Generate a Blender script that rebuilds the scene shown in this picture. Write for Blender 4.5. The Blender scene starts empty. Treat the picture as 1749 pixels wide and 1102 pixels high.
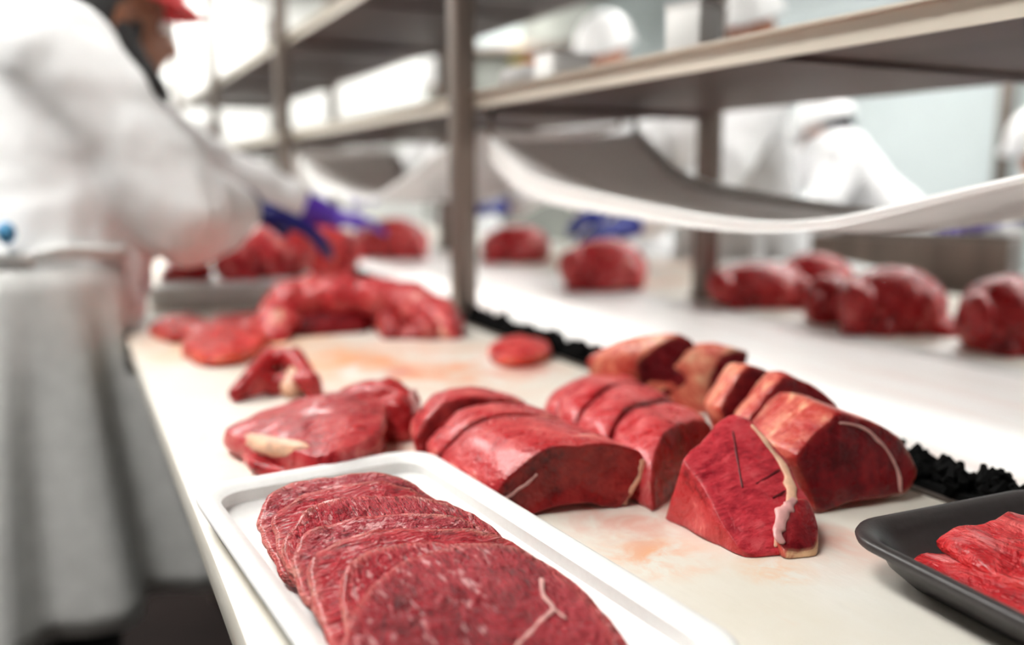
import bpy, bmesh, math, random
from math import sin, cos, pi, radians
from mathutils import Vector, Matrix, noise

# ------------------------------------------------------------------ camera
S = bpy.context.scene
C = S.collection
cd = bpy.data.cameras.new('camera'); cam = bpy.data.objects.new('camera', cd); C.objects.link(cam)
PITCH, YAW = radians(9.4252), radians(26.6776)
FW = Vector((sin(YAW)*cos(PITCH), cos(YAW)*cos(PITCH), -sin(PITCH)))
RT = Vector((cos(YAW), -sin(YAW), 0)); UP = RT.cross(FW)
cam.matrix_world = Matrix(((RT.x, UP.x, -FW.x, 0), (RT.y, UP.y, -FW.y, 0), (RT.z, UP.z, -FW.z, 1.15), (0, 0, 0, 1)))
cd.sensor_width = 36; cd.lens = 1500/1749*36; cd.clip_start = .02
cd.dof.use_dof = True; cd.dof.focus_distance = .56; cd.dof.aperture_fstop = 2.3
S.camera = cam

# ------------------------------------------------------------------ light and exposure
w = bpy.data.worlds.new('world'); S.world = w; w.use_nodes = True
w.node_tree.nodes['Background'].inputs[0].default_value = (.9, .95, 1, 1)
w.node_tree.nodes['Background'].inputs[1].default_value = .2
S.view_settings.view_transform = 'Standard'; S.view_settings.look = 'None'
S.view_settings.gamma = 1; S.view_settings.use_curve_mapping = False
S.view_settings.exposure = 1.36
CEIL = 3.1
LAMP = 9.0        # strength of the ceiling panels

# ------------------------------------------------------------------ helpers
def link(o, parent=None):
    C.objects.link(o)
    if parent: o.parent = parent
    return o
def tag(o, label, cat, group=None, kind=None):
    if label: o['label'] = label
    if cat: o['category'] = cat
    if group: o['group'] = group
    if kind: o['kind'] = kind
    return o
def thing(name, label, cat, loc=(0, 0, 0), rz=0, group=None):
    o = bpy.data.objects.new(name, None); link(o); o.location = loc; o.rotation_euler = (0, 0, rz)
    o.empty_display_size = .05
    return tag(o, label, cat, group)
def world_of(p):
    m = Matrix.Identity(4)
    while p:
        m = Matrix.LocRotScale(p.location, p.rotation_euler, p.scale) @ m; p = p.parent
    return m
def mesh(name, vs, fs, mat, parent=None, smooth=True, attr=None, origin=None):
    """vs in world space; the object sits at origin (or in its parent's space)."""
    if origin is None and parent is None:
        n = len(vs); origin = (sum(v[0] for v in vs)/n, sum(v[1] for v in vs)/n, min(v[2] for v in vs))
    if parent is not None:
        inv = world_of(parent).inverted(); vs = [inv @ Vector(v) for v in vs]; o0 = None
    else:
        o0 = Vector(origin); vs = [Vector(v)-o0 for v in vs]
    me = bpy.data.meshes.new(name); me.from_pydata([tuple(v) for v in vs], [], fs); me.update()
    bm = bmesh.new(); bm.from_mesh(me); bmesh.ops.recalc_face_normals(bm, faces=bm.faces); bm.to_mesh(me); bm.free()
    if smooth: me.polygons.foreach_set('use_smooth', [True]*len(me.polygons))
    if attr:
        for k, val in attr.items():
            a = me.attributes.new(k, 'FLOAT', 'POINT'); a.data.foreach_set('value', val)
    me.materials.append(mat)
    o = bpy.data.objects.new(name, me); link(o, parent)
    if o0 is not None: o.location = o0
    return o
class MB:
    def __init__(s): s.v, s.f = [], []
    def add(s, v, f):
        n = len(s.v); s.v += [Vector(q) for q in v]; s.f += [tuple(i+n for i in q) for q in f]
    def box(s, c, d, rz=0, bev=0, tilt=None):
        bm = bmesh.new(); bmesh.ops.create_cube(bm, size=1)
        bmesh.ops.scale(bm, vec=d, verts=bm.verts)
        if bev: bmesh.ops.bevel(bm, geom=bm.edges[:], offset=bev, segments=2, profile=.5, affect='EDGES')
        M = Matrix.Translation(c) @ Matrix.Rotation(rz, 4, 'Z')
        if tilt: M = M @ Matrix.Rotation(tilt[0], 4, tilt[1])
        bm.verts.index_update()
        s.add([M @ v.co for v in bm.verts], [[v.index for v in f.verts] for f in bm.faces]); bm.free()
    def tube(s, pts, rs, n=10, flat=1.0, cap=True):
        pts = [Vector(p) for p in pts]
        if not hasattr(rs, '__len__'): rs = [rs]*len(pts)
        base = len(s.v); prev = None
        for i, p in enumerate(pts):
            t = (pts[min(i+1, len(pts)-1)]-pts[max(i-1, 0)]).normalized()
            a = t.cross(Vector((0, 0, 1)))
            if a.length < .05: a = prev or t.cross(Vector((0, 1, 0)))
            a.normalize()
            prev = a; b = a.cross(t)
            s.v += [p+a*(cos(2*pi*k/n)*rs[i])+b*(sin(2*pi*k/n)*rs[i]*flat) for k in range(n)]
        for i in range(len(pts)-1):
            for k in range(n):
                q = base+i*n
                s.f.append((q+k, q+(k+1) % n, q+n+(k+1) % n, q+n+k))
        if cap:
            s.f.append(tuple(base+k for k in range(n))[::-1]); s.f.append(tuple(base+(len(pts)-1)*n+k for k in range(n)))
    def ball(s, c, r, n=14, M=None):
        r = r if hasattr(r, '__len__') else (r, r, r)
        c = Vector(c); m = n//2+2; base = len(s.v)
        R = M or Matrix.Identity(3)
        s.v.append(c+R @ Vector((0, 0, r[2])))
        for i in range(1, m):
            t = pi*i/m
            for k in range(n):
                s.v.append(c+R @ Vector((r[0]*sin(t)*cos(2*pi*k/n), r[1]*sin(t)*sin(2*pi*k/n), r[2]*cos(t))))
        s.v.append(c+R @ Vector((0, 0, -r[2])))
        for k in range(n): s.f.append((base, base+1+k, base+1+(k+1) % n))
        for i in range(m-2):
            for k in range(n):
                q = base+1+i*n; s.f.append((q+k, q+n+k, q+n+(k+1) % n, q+(k+1) % n))
        e = len(s.v)-1; q = base+1+(m-2)*n
        for k in range(n): s.f.append((e, q+(k+1) % n, q+k))
    def chain(s, pts, rs, n=14):
        pts = [Vector(p) for p in pts]
        for p, r in zip(pts, rs): s.ball(p, r, n)
        for i in range(len(pts)-1):
            if (pts[i+1]-pts[i]).length > .002: s.tube([pts[i], pts[i+1]], [rs[i]*.99, rs[i+1]*.99], n)
    def obj(s, name, mat, parent=None, smooth=False, origin=None):
        return mesh(name, s.v, s.f, mat, parent, smooth, None, origin)
def sharp(o, ang=40):
    me = o.data
    me.polygons.foreach_set('use_smooth', [True]*len(me.polygons))
    me.set_sharp_from_angle(angle=radians(ang))
    return o
def remesh(mb, voxel, smooth=3, amp=0, freq=8, seed=0, rough=None):
    """one continuous surface from overlapping closed pieces; returns verts, faces"""
    me = bpy.data.meshes.new('tmp'); me.from_pydata([tuple(v) for v in mb.v], [], mb.f); me.update()
    o = bpy.data.objects.new('tmp', me); C.objects.link(o)
    m = o.modifiers.new('r', 'REMESH'); m.mode = 'VOXEL'; m.voxel_size = voxel
    if smooth:
        q = o.modifiers.new('s', 'SMOOTH'); q.iterations = smooth; q.factor = .5
    dg = bpy.context.evaluated_depsgraph_get(); ev = o.evaluated_get(dg)
    m2 = bpy.data.meshes.new_from_object(ev)
    vs = [v.co.copy() for v in m2.vertices]; ns = [v.normal.copy() for v in m2.vertices]; fs = [tuple(p.vertices) for p in m2.polygons]
    bpy.data.objects.remove(o); bpy.data.meshes.remove(me); bpy.data.meshes.remove(m2)
    if amp:
        off = Vector((seed*3.7, seed*1.3, seed*2.1))
        for i in range(len(vs)):
            p = vs[i]*freq+off
            d = noise.noise(p)+.5*noise.noise(p*2.3)
            if rough: d += rough*(1-abs(noise.noise(p*1.6+off)))*1.2-rough
            vs[i] = vs[i]+ns[i]*(d*amp)
    return vs, fs
def blob(name, mb, voxel, mat, parent=None, smooth=3, amp=0, freq=8, seed=0, rough=None, flat=None, origin=None, cap=None):
    vs, fs = remesh(mb, voxel, smooth, amp, freq, seed, rough)
    if flat is not None:
        for v in vs: v.z = max(v.z, flat)
    return mesh(name, vs, fs, mat, parent, True, None if cap is None else {'cap': [cap]*len(vs)}, origin)

# ------------------------------------------------------------------ materials
def nmat(name):
    m = bpy.data.materials.new(name); m.use_nodes = True
    nt = m.node_tree; b = nt.nodes['Principled BSDF']
    return m, nt, b
def nd(nt, t, **k):
    n = nt.nodes.new(t)
    for a, v in k.items():
        if a in n.inputs: n.inputs[a].default_value = v
        else: setattr(n, a, v)
    return n
def col(c): return (*c, 1)
def ramp(nt, fac, stops):
    r = nt.nodes.new('ShaderNodeValToRGB'); e = r.color_ramp.elements
    while len(e) < len(stops): e.new(.5)
    for q, (p, c) in zip(e, stops): q.position = p; q.color = col(c)
    nt.links.new(fac, r.inputs[0]); return r.outputs[0]
def mixc(nt, fac, a, b, mode='MIX'):
    m = nt.nodes.new('ShaderNodeMix'); m.data_type = 'RGBA'; m.blend_type = mode
    for i, v in ((0, fac), (6, a), (7, b)):
        if isinstance(v, (int, float)): m.inputs[i].default_value = v
        elif isinstance(v, tuple): m.inputs[i].default_value = col(v)
        else: nt.links.new(v, m.inputs[i])
    return m.outputs[2]
def mapped(nt, scale=(1, 1, 1), rot=(0, 0, 0), loc=(0, 0, 0)):
    t = nt.nodes.new('ShaderNodeTexCoord'); m = nt.nodes.new('ShaderNodeMapping')
    m.inputs['Scale'].default_value = scale; m.inputs['Rotation'].default_value = rot; m.inputs['Location'].default_value = loc
    nt.links.new(t.outputs['Object'], m.inputs[0]); return m.outputs[0]
def nz(nt, vec, scale, detail=3, rough=.5, dist=0):
    n = nt.nodes.new('ShaderNodeTexNoise'); n.inputs['Scale'].default_value = scale
    n.inputs['Detail'].default_value = detail; n.inputs['Roughness'].default_value = rough; n.inputs['Distortion'].default_value = dist
    nt.links.new(vec, n.inputs['Vector']); return n.outputs['Fac']
def mth(nt, op, a, b=None, c=None):
    m = nt.nodes.new('ShaderNodeMath'); m.operation = op
    for i, v in enumerate((a, b, c)):
        if v is None: continue
        if isinstance(v, (int, float)): m.inputs[i].default_value = v
        else: nt.links.new(v, m.inputs[i])
    return m.outputs[0]
def bump(nt, b, h, dist, strength=1):
    n = nt.nodes.new('ShaderNodeBump'); n.inputs['Distance'].default_value = dist; n.inputs['Strength'].default_value = strength
    nt.links.new(h, n.inputs['Height']); nt.links.new(n.outputs[0], b.inputs['Normal'])
def plain(name, c, rough=.5, metal=0, var=.12, scale=12, bmp=0, spec=.5, stretch=(1, 1, 1)):
    m, nt, b = nmat(name)
    v = mapped(nt, stretch); n = nz(nt, v, scale, 4)
    d = tuple(x*(1-var) for x in c); l = tuple(min(1, x*(1+var)) for x in c)
    nt.links.new(ramp(nt, n, [(.3, d), (.7, l)]), b.inputs['Base Color'])
    b.inputs['Roughness'].default_value = rough; b.inputs['Metallic'].default_value = metal
    b.inputs['Specular IOR Level'].default_value = spec
    if bmp: bump(nt, b, nz(nt, v, scale*4, 4), bmp)
    return m
def meat(name, dark, mid, light, outer, pale, fat, fatness=.5, grain=(1, 1, 1), gs=140, rough=.30, gb=.0006, glint_groove=.0, fmask=False):
    """cut faces carry the attribute cap = 1, skin side cap = 0"""
    warm = lambda c: (min(.9, c[0]*1.04), c[1]*.95, c[2]*(.92 if c[0] > 3*c[2] else .97))
    dark, mid, light, outer, pale = map(warm, (dark, mid, light, outer, pale))
    m, nt, b = nmat(name)
    v = mapped(nt); vg = mapped(nt, grain)
    n1 = nz(nt, v, 28, 4, .6, .6); n2 = nz(nt, vg, gs, 3, .6)
    f = mth(nt, 'ADD', mth(nt, 'MULTIPLY', n1, .6), mth(nt, 'MULTIPLY', n2, .4))
    cut = ramp(nt, f, [(.36, dark), (.5, mid), (.66, light)])
    if glint_groove:
        n5 = nz(nt, vg, gs*.55, 2, .7, .3)
        if fmask:       # the right lobe of this slice is smooth, without painted glints
            sx = nt.nodes.new('ShaderNodeSeparateXYZ'); nt.links.new(mapped(nt, rot=(0, 0, .5)), sx.inputs[0])
            k = ramp_f(nt, mth(nt, 'ADD', sx.outputs[0], mth(nt, 'MULTIPLY', n1, .02)), .032, .012)
            n5 = mth(nt, 'ADD', .5, mth(nt, 'MULTIPLY', mth(nt, 'SUBTRACT', n5, .5), k))
        cut = mixc(nt, mth(nt, 'MULTIPLY', ramp_f(nt, n5, .57, .66), glint_groove), cut, (.80, .40, .40))  # wet highlight specks painted into the cut colour
        cut = mixc(nt, mth(nt, 'MULTIPLY', mth(nt, 'SUBTRACT', 1, ramp_f(nt, n5, .34, .43)), glint_groove*.8), cut, (.09, .004, .010))  # dark fibres, with the shade of their grooves painted in
    n3 = nz(nt, v, 17, 5, .65, 1.2); n4 = nz(nt, v, 60, 4, .6, .8)
    g = mth(nt, 'ADD', mth(nt, 'MULTIPLY', n3, .75), mth(nt, 'MULTIPLY', n4, .25))
    o = .72-.30*fatness
    out = ramp(nt, g, [(o-.22, tuple(.38*c for c in outer)), (o-.13, outer), (o-.045, tuple(.6*a+.4*c for a, c in zip(outer, pale))), (o+.01, pale), (o+.085, fat)])
    a = nt.nodes.new('ShaderNodeAttribute'); a.attribute_name = 'cap'
    nt.links.new(mixc(nt, a.outputs['Fac'], out, cut), b.inputs['Base Color'])
    nt.links.new(ramp(nt, n4, [(.3, (rough-.1,)*3), (.7, (rough+.15,)*3)]), b.inputs['Roughness'])
    b.inputs['Specular IOR Level'].default_value = .28; b.inputs['Coat Weight'].default_value = .22; b.inputs['Coat Roughness'].default_value = .12
    bump(nt, b, mth(nt, 'ADD', mth(nt, 'MULTIPLY', n2, 1.0), mth(nt, 'MULTIPLY', n4, 1.0)), gb*3)
    return m
def ramp_f(nt, fac, a, b):
    r = nt.nodes.new('ShaderNodeMapRange'); r.inputs[1].default_value = a; r.inputs[2].default_value = b
    nt.links.new(fac, r.inputs[0]); return r.outputs[0]

RED_D, RED_M, RED_L = (.10, .006, .010), (.30, .022, .030), (.46, .06, .065)
M = {}
OUT, PALE, FAT = (.46, .014, .022), (.68, .13, .13), (.84, .46, .32)
M['loin'] = meat('raw_loin', (.10, .003, .005), (.27, .013, .014), (.42, .035, .032), OUT, PALE, FAT, .58, gb=.0007)
M['loin2'] = meat('raw_loin_pale', (.10, .003, .006), (.28, .010, .016), (.42, .03, .038), (.52, .022, .030), (.72, .17, .18), FAT, .58, gb=.0007)
M['steak'] = meat('raw_steak', (.28, .012, .024), (.56, .040, .060), (.68, .11, .13), (.50, .035, .04), PALE, FAT, .40, grain=(.35, 1, 1), gs=220, gb=.0005)
M['rump'] = meat('raw_rump', (.085, .003, .006), (.20, .007, .013), (.33, .020, .026), (.44, .018, .018), (.66, .17, .12), (.88, .56, .32), .72, gb=.0006)
M['fatty'] = meat('raw_fatty', (.06, .002, .004), (.14, .005, .010), (.26, .014, .016), (.50, .045, .035), (.76, .27, .17), (.88, .56, .34), .72)
SLICE = []
for q, (gx, gy, tn) in enumerate(((1, .28, 1.0), (.45, .6, .85), (.28, 1, 1.12))):
    SLICE.append(meat('raw_slice', (.10*tn, .003, .008), (.42*tn, .014, .030), (.56*tn, .05, .07), (.74, .13, .12), (.80, .26, .22), (.84, .4, .3), .5, grain=(gx, gy, 1), gs=440, rough=.26, gb=.0022, glint_groove=.75))
M['slice'] = meat('raw_slice_front', (.12, .003, .008), (.36, .014, .028), (.50, .045, .065), (.74, .13, .12), (.80, .26, .22), (.84, .4, .3), .5, grain=(1, .28, 1), gs=440, rough=.26, gb=.0018, glint_groove=.85, fmask=True)
M['bright'] = meat('raw_bright', (.34, .008, .010), (.56, .022, .024), (.68, .09, .08), (.60, .04, .025), (.74, .16, .08), (.88, .46, .26), .42, gs=120, grain=(1, .3, 1), gb=.0012)
M['strip'] = meat('raw_strip', (.24, .005, .010), (.50, .018, .026), (.64, .10, .10), (.60, .025, .03), (.70, .10, .09), (.84, .40, .32), .35, gs=110, grain=(1, .22, 1), gb=.0020, glint_groove=.3)
M['dark'] = meat('raw_dark', (.09, .003, .005), (.28, .010, .014), (.44, .04, .04), (.38, .012, .016), (.60, .08, .08), (.80, .40, .30), .44)
M['pink'] = meat('raw_pink', (.2, .008, .012), (.42, .024, .032), (.58, .10, .10), (.46, .018, .026), (.68, .14, .14), (.86, .5, .36), .50)
M['gash'] = plain('dark_cut', (.10, .003, .006), .4)
M['fat'] = plain('beef_fat', (.80, .47, .31), .38, var=.28, scale=90, bmp=.0008)
M['membrane'] = plain('pink_membrane', (.70, .36, .34), .28, var=.2, scale=60, bmp=.0005)
M['vein'] = plain('white_sinew', (.74, .40, .36), .35, var=.2, scale=120)
M['steel'] = plain('brushed_steel', (.22, .18, .155), .42, .6, .2, 30, stretch=(1, 1, .05))
M['shelf'] = plain('galvanised_shelf', (.105, .066, .060), .45, .25, .2, 10, stretch=(1, .1, 1))
M['lip'] = plain('polished_lip', (.74, .68, .58), .32, .3, .12, 14, stretch=(1, .1, 1))
M['white_pl'] = plain('white_plastic', (.86, .86, .84), .35, var=.03, scale=20)
M['foam'] = plain('white_foam', (.90, .90, .88), .45, var=.02, scale=200, bmp=.0001)
M['black_foam'] = plain('black_foam', (.035, .030, .030), .36, var=.12, scale=160, bmp=.0001)
M['black'] = plain('black_rubber', (.004, .004, .004), .9, var=.3, scale=60, spec=.1)
M['sheet'] = plain('white_sheeting', (.70, .685, .675), .32, var=.04, scale=6)
def translucent(m, c, f):
    nt = m.node_tree; b = nt.nodes['Principled BSDF']; t = nt.nodes.new('ShaderNodeBsdfTranslucent'); t.inputs[0].default_value = col(c)
    x = nt.nodes.new('ShaderNodeMixShader'); x.inputs[0].default_value = f
    nt.links.new(b.outputs[0], x.inputs[1]); nt.links.new(t.outputs[0], x.inputs[2])
    nt.links.new(x.outputs[0], nt.nodes['Material Output'].inputs['Surface'])
translucent(M['sheet'], (.8, .78, .76), .45)
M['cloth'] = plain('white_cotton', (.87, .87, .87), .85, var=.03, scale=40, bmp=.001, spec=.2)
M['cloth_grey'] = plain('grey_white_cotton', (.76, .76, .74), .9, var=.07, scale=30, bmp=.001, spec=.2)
M['helmet'] = plain('white_helmet', (.88, .88, .87), .3, var=.02)
M['skin_d'] = plain('dark_skin', (.20, .075, .035), .5, var=.15, scale=40)
M['skin_l'] = plain('brown_skin', (.50, .20, .11), .5, var=.12, scale=40)
M['hair'] = plain('black_hair', (.008, .007, .007), .6, var=.3, scale=120, bmp=.002)
M['net'] = plain('dark_hair_net', (.03, .03, .04), .7, var=.3, scale=150)
M['red'] = plain('red_cap', (.72, .035, .04), .6, var=.1)
M['blue'] = plain('blue_rubber', (.006, .009, .14), .42, var=.15, scale=30)
M['blue_far'] = plain('bright_blue_rubber', (.012, .03, .36), .42, var=.15, scale=30)
M['purple'] = plain('violet_rubber', (.10, .03, .42), .42, var=.15, scale=30)
M['trouser'] = plain('black_trousers', (.012, .011, .012), .9, var=.2)
M['clip'] = plain('pale_blue_clip', (.10, .40, .72), .4)
M['floor'] = plain('dark_red_floor', (.012, .007, .006), .8, var=.3, scale=5, spec=.1)
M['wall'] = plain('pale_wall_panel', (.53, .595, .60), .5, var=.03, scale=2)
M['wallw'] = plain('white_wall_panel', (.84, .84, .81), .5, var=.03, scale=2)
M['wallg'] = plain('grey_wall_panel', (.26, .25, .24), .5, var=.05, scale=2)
M['ceil'] = plain('white_ceiling', (.40, .40, .39), .6, var=.03, scale=2)
M['machine'] = plain('grey_green_machine', (.30, .31, .28), .45, .2, .15, 4)
M['yellow'] = plain('yellow_plastic', (.80, .62, .16), .4)
M['orange'] = plain('orange_plastic', (.75, .22, .05), .4)
M['eye'] = plain('eye_white', (.8, .8, .78), .2)
def m_lamp():
    m, nt, b = nmat('lamp_diffuser')
    b.inputs['Base Color'].default_value = (.9, .9, .9, 1)
    b.inputs['Emission Color'].default_value = (1, .985, .95, 1); b.inputs['Emission Strength'].default_value = LAMP
    return m
M['lamp'] = m_lamp()
def m_board():
    """cutting board: cream, knife scuffs, blood smears around the working area"""
    m, nt, b = nmat('cutting_board')
    v = mapped(nt); vs = mapped(nt, (1, .35, 1), (0, 0, .7))
    base = ramp(nt, nz(nt, v, 7, 4, .6, .5), [(.3, (.80, .745, .64)), (.7, (.86, .83, .76))])
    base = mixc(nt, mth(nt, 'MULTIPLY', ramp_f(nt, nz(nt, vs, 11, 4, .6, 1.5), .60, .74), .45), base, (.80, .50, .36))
    t = nt.nodes.new('ShaderNodeTexCoord'); 
    def spot(x, y, r0, r1, c, st, sc=16):  # red stains, plus the warm halo glow around the meat painted as colour
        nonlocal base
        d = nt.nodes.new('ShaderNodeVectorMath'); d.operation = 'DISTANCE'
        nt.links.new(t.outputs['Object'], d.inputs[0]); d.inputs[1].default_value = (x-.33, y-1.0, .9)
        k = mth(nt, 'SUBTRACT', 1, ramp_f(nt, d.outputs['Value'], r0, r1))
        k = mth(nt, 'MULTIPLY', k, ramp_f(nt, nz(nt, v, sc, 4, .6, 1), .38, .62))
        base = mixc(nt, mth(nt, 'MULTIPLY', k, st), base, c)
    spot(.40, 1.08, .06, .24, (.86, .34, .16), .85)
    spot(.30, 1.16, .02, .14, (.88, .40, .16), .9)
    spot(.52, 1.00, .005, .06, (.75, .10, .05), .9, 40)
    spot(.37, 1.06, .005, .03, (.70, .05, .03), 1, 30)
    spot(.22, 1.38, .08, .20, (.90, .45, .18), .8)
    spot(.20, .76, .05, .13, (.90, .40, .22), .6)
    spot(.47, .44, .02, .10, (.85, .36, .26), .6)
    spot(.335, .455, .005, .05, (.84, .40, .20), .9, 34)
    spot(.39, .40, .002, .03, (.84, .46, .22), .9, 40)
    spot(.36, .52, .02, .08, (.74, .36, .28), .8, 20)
    nt.links.new(base, b.inputs['Base Color'])
    b.inputs['Roughness'].default_value = .33
    bump(nt, b, nz(nt, vs, 90, 3), .0006)
    return m
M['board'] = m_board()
def m_belt():
    m, nt, b = nmat('white_belt')
    v = mapped(nt); vs = mapped(nt, (1, .10, 1))
    base = ramp(nt, nz(nt, vs, 26, 4, .6, .4), [(.3, (.80, .74, .71)), (.62, (.88, .87, .86))])
    base = mixc(nt, mth(nt, 'MULTIPLY', ramp_f(nt, nz(nt, vs, 9, 4, .65, .5), .50, .66), .5), base, (.76, .52, .46))
    nt.links.new(base, b.inputs['Base Color']); b.inputs['Roughness'].default_value = .38
    return m
M['belt'] = m_belt()

# ------------------------------------------------------------------ the room
def structure(name, c, d, mat):
    b = MB(); b.box(c, d); o = b.obj(name, mat); o['kind'] = 'structure'; return o
X0, X1, Y0, Y1 = -2.6, 5.2, -2.6, 9.5
structure('floor', ((X0+X1)/2, (Y0+Y1)/2, -.05), (X1-X0+.4, Y1-Y0+.4, .1), M['floor'])
structure('ceiling', ((X0+X1)/2, (Y0+Y1)/2, CEIL+.05), (X1-X0+.4, Y1-Y0+.4, .1), M['ceil'])
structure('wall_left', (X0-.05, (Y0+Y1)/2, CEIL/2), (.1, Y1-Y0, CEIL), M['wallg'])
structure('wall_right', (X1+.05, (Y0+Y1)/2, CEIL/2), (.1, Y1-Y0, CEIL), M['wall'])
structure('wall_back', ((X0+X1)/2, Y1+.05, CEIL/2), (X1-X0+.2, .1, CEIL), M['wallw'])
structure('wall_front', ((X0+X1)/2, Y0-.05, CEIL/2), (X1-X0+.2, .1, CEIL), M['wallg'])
tr = MB()
tr.tube([(5.08, 3.50, .0), (5.08, 3.50, CEIL)], .045, 12); t1 = tr.obj('drain_pipe', M['steel'], None, True)
tag(t1, 'grey vertical pipe running up the pale wall at the far right', 'pipe')
k = 0
ORD = ['rearmost', 'second', 'third', 'fourth', 'fifth', 'sixth', 'nearest']
for lx, row in ((-.75, 'row over the near workers'), (3.3, 'row by the pale wall'), (1.3, 'middle row')):  # middle row is unseen, added to brighten the back wall
    for i, ly in enumerate((8.6, 7.0, 5.2, 3.7, 2.2, .7, -.8)):  # last panel is unseen, added to light the far coats from the front
        if lx == 1.3 and i > 1 or lx < 0 and i > 5: continue
        lab = ORD[i]+' white fluorescent ceiling panel of the '+row
        L = thing('ceiling_light', lab, 'ceiling light', (lx, ly, CEIL), 0, 'fluorescent ceiling panels')
        a = MB()
        for sx, sy, dx, dy in ((0, .62, .66, .03), (0, -.62, .66, .03), (.32, 0, .03, 1.24), (-.32, 0, .03, 1.24)):
            a.box((lx+sx, ly+sy, CEIL-.02), (dx, dy, .05))
        a.obj('lamp_frame', M['white_pl'], L)
        a = MB(); a.box((lx, ly, CEIL-.012), (.60, 1.2, .015)); a.obj('diffuser', M['lamp'], L)

# ------------------------------------------------------------------ benches, conveyor, rack
bench = thing('work_table', 'long white cutting board table in the foreground with raw beef on it', 'table', (.33, 1.0, 0))
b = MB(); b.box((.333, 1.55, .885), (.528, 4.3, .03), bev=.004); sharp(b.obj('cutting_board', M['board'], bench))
b = MB(); b.box((.36, 1.55, .845), (.40, 4.2, .05)); b.obj('frame_rail', M['steel'], bench)
for lx in (.30, .52):
    for ly in (-.3, 1.0, 2.4, 3.5):
        b = MB(); b.box((lx, ly, .41), (.04, .04, .82)); b.obj('leg', M['steel'], bench)
conv = thing('conveyor', 'white conveyor belt running between the two cutting tables', 'conveyor', (.86, 2, 0))
b = MB(); b.box((.87, 2.2, .888), (.43, 5.6, .02), bev=.003); sharp(b.obj('belt', M['belt'], conv))
for xx, nm in ((.624, 'side_rail'), (1.096, 'side_rail')):
    b = MB(); b.box((xx, 2.2, .845), (.044, 5.6, .108)); b.obj(nm, M['white_pl'] if xx > 1 else M['steel'], conv)
for yy in (-.4, 1.0, 2.4, 3.8):
    for xx in (.66, 1.07):
        b = MB(); b.box((xx, yy, .40), (.04, .04, .80)); b.obj('leg', M['steel'], conv)
b = MB()
rnd = random.Random(5)
for i in range(70):
    yy = .40+i*.021
    b.tube([(.672+rnd.uniform(-.003, .003), yy, .896), (.672, yy+rnd.uniform(-.003, .003), .8995)], rnd.uniform(.0012, .0022), 6)
o = b.obj('belt_rivets', M['steel'], conv); o['kind'] = 'stuff'
far = thing('packing_table', 'far white cutting table behind the conveyor carrying large beef joints', 'table', (1.4, 2, 0))
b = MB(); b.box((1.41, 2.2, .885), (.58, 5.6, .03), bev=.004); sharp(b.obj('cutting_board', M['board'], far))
b = MB(); b.box((1.42, 2.2, .845), (.46, 5.4, .05)); b.obj('frame_rail', M['steel'], far)
for xx in (1.25, 1.6):
    for yy in (-.4, 1.0, 2.4, 3.8):
        b = MB(); b.box((xx, yy, .41), (.04, .04, .82)); b.obj('leg', M['steel'], far)

PY = [-1.35+.0, .04, 1.43, 2.82, 4.21, 5.60]
rack = thing('shelf_rack', 'brown-grey steel shelf rack straddling the conveyor with two long shelves', 'rack', (.89, 2, .9))
for i, py in enumerate(PY):
    for px in (.622, 1.162):
        b = MB(); b.box((px, py, 1.50), (.038, .038, 1.198), bev=.004); sharp(b.obj('post', M['steel'], rack), 30)
        b = MB(); b.box((px, py, .905), (.042, .05, .008)); b.obj('foot_plate', M['steel'], rack)
for z0, nm in ((1.280, 'shelf'), (1.567, 'shelf')):
    b = MB(); b.box((.892, 2.12, z0), (.50, 7.2, .012)); b.obj(nm, M['shelf'], rack)
    b = MB(); b.box((.640, 2.12, z0-.001), (.004, 7.2, .026)); b.box((.634, 2.12, z0+.011), (.012, 7.2, .003)); b.obj('shelf_lip', M['lip'], rack)
    b = MB(); b.box((1.144, 2.12, z0+.003), (.005, 7.2, .018)); b.obj('shelf_lip', M['shelf'], rack)
    for py in PY:
        b = MB(); b.box((.892, py, z0-.012), (.50, .03, .012)); b.obj('cross_bar', M['shelf'], rack)
    for py in (.73, 2.12, 3.5):
        b = MB(); b.box((.892, py, z0-.009), (.48, .04, .006)); b.obj('stiffener', M['shelf'], rack)

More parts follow.
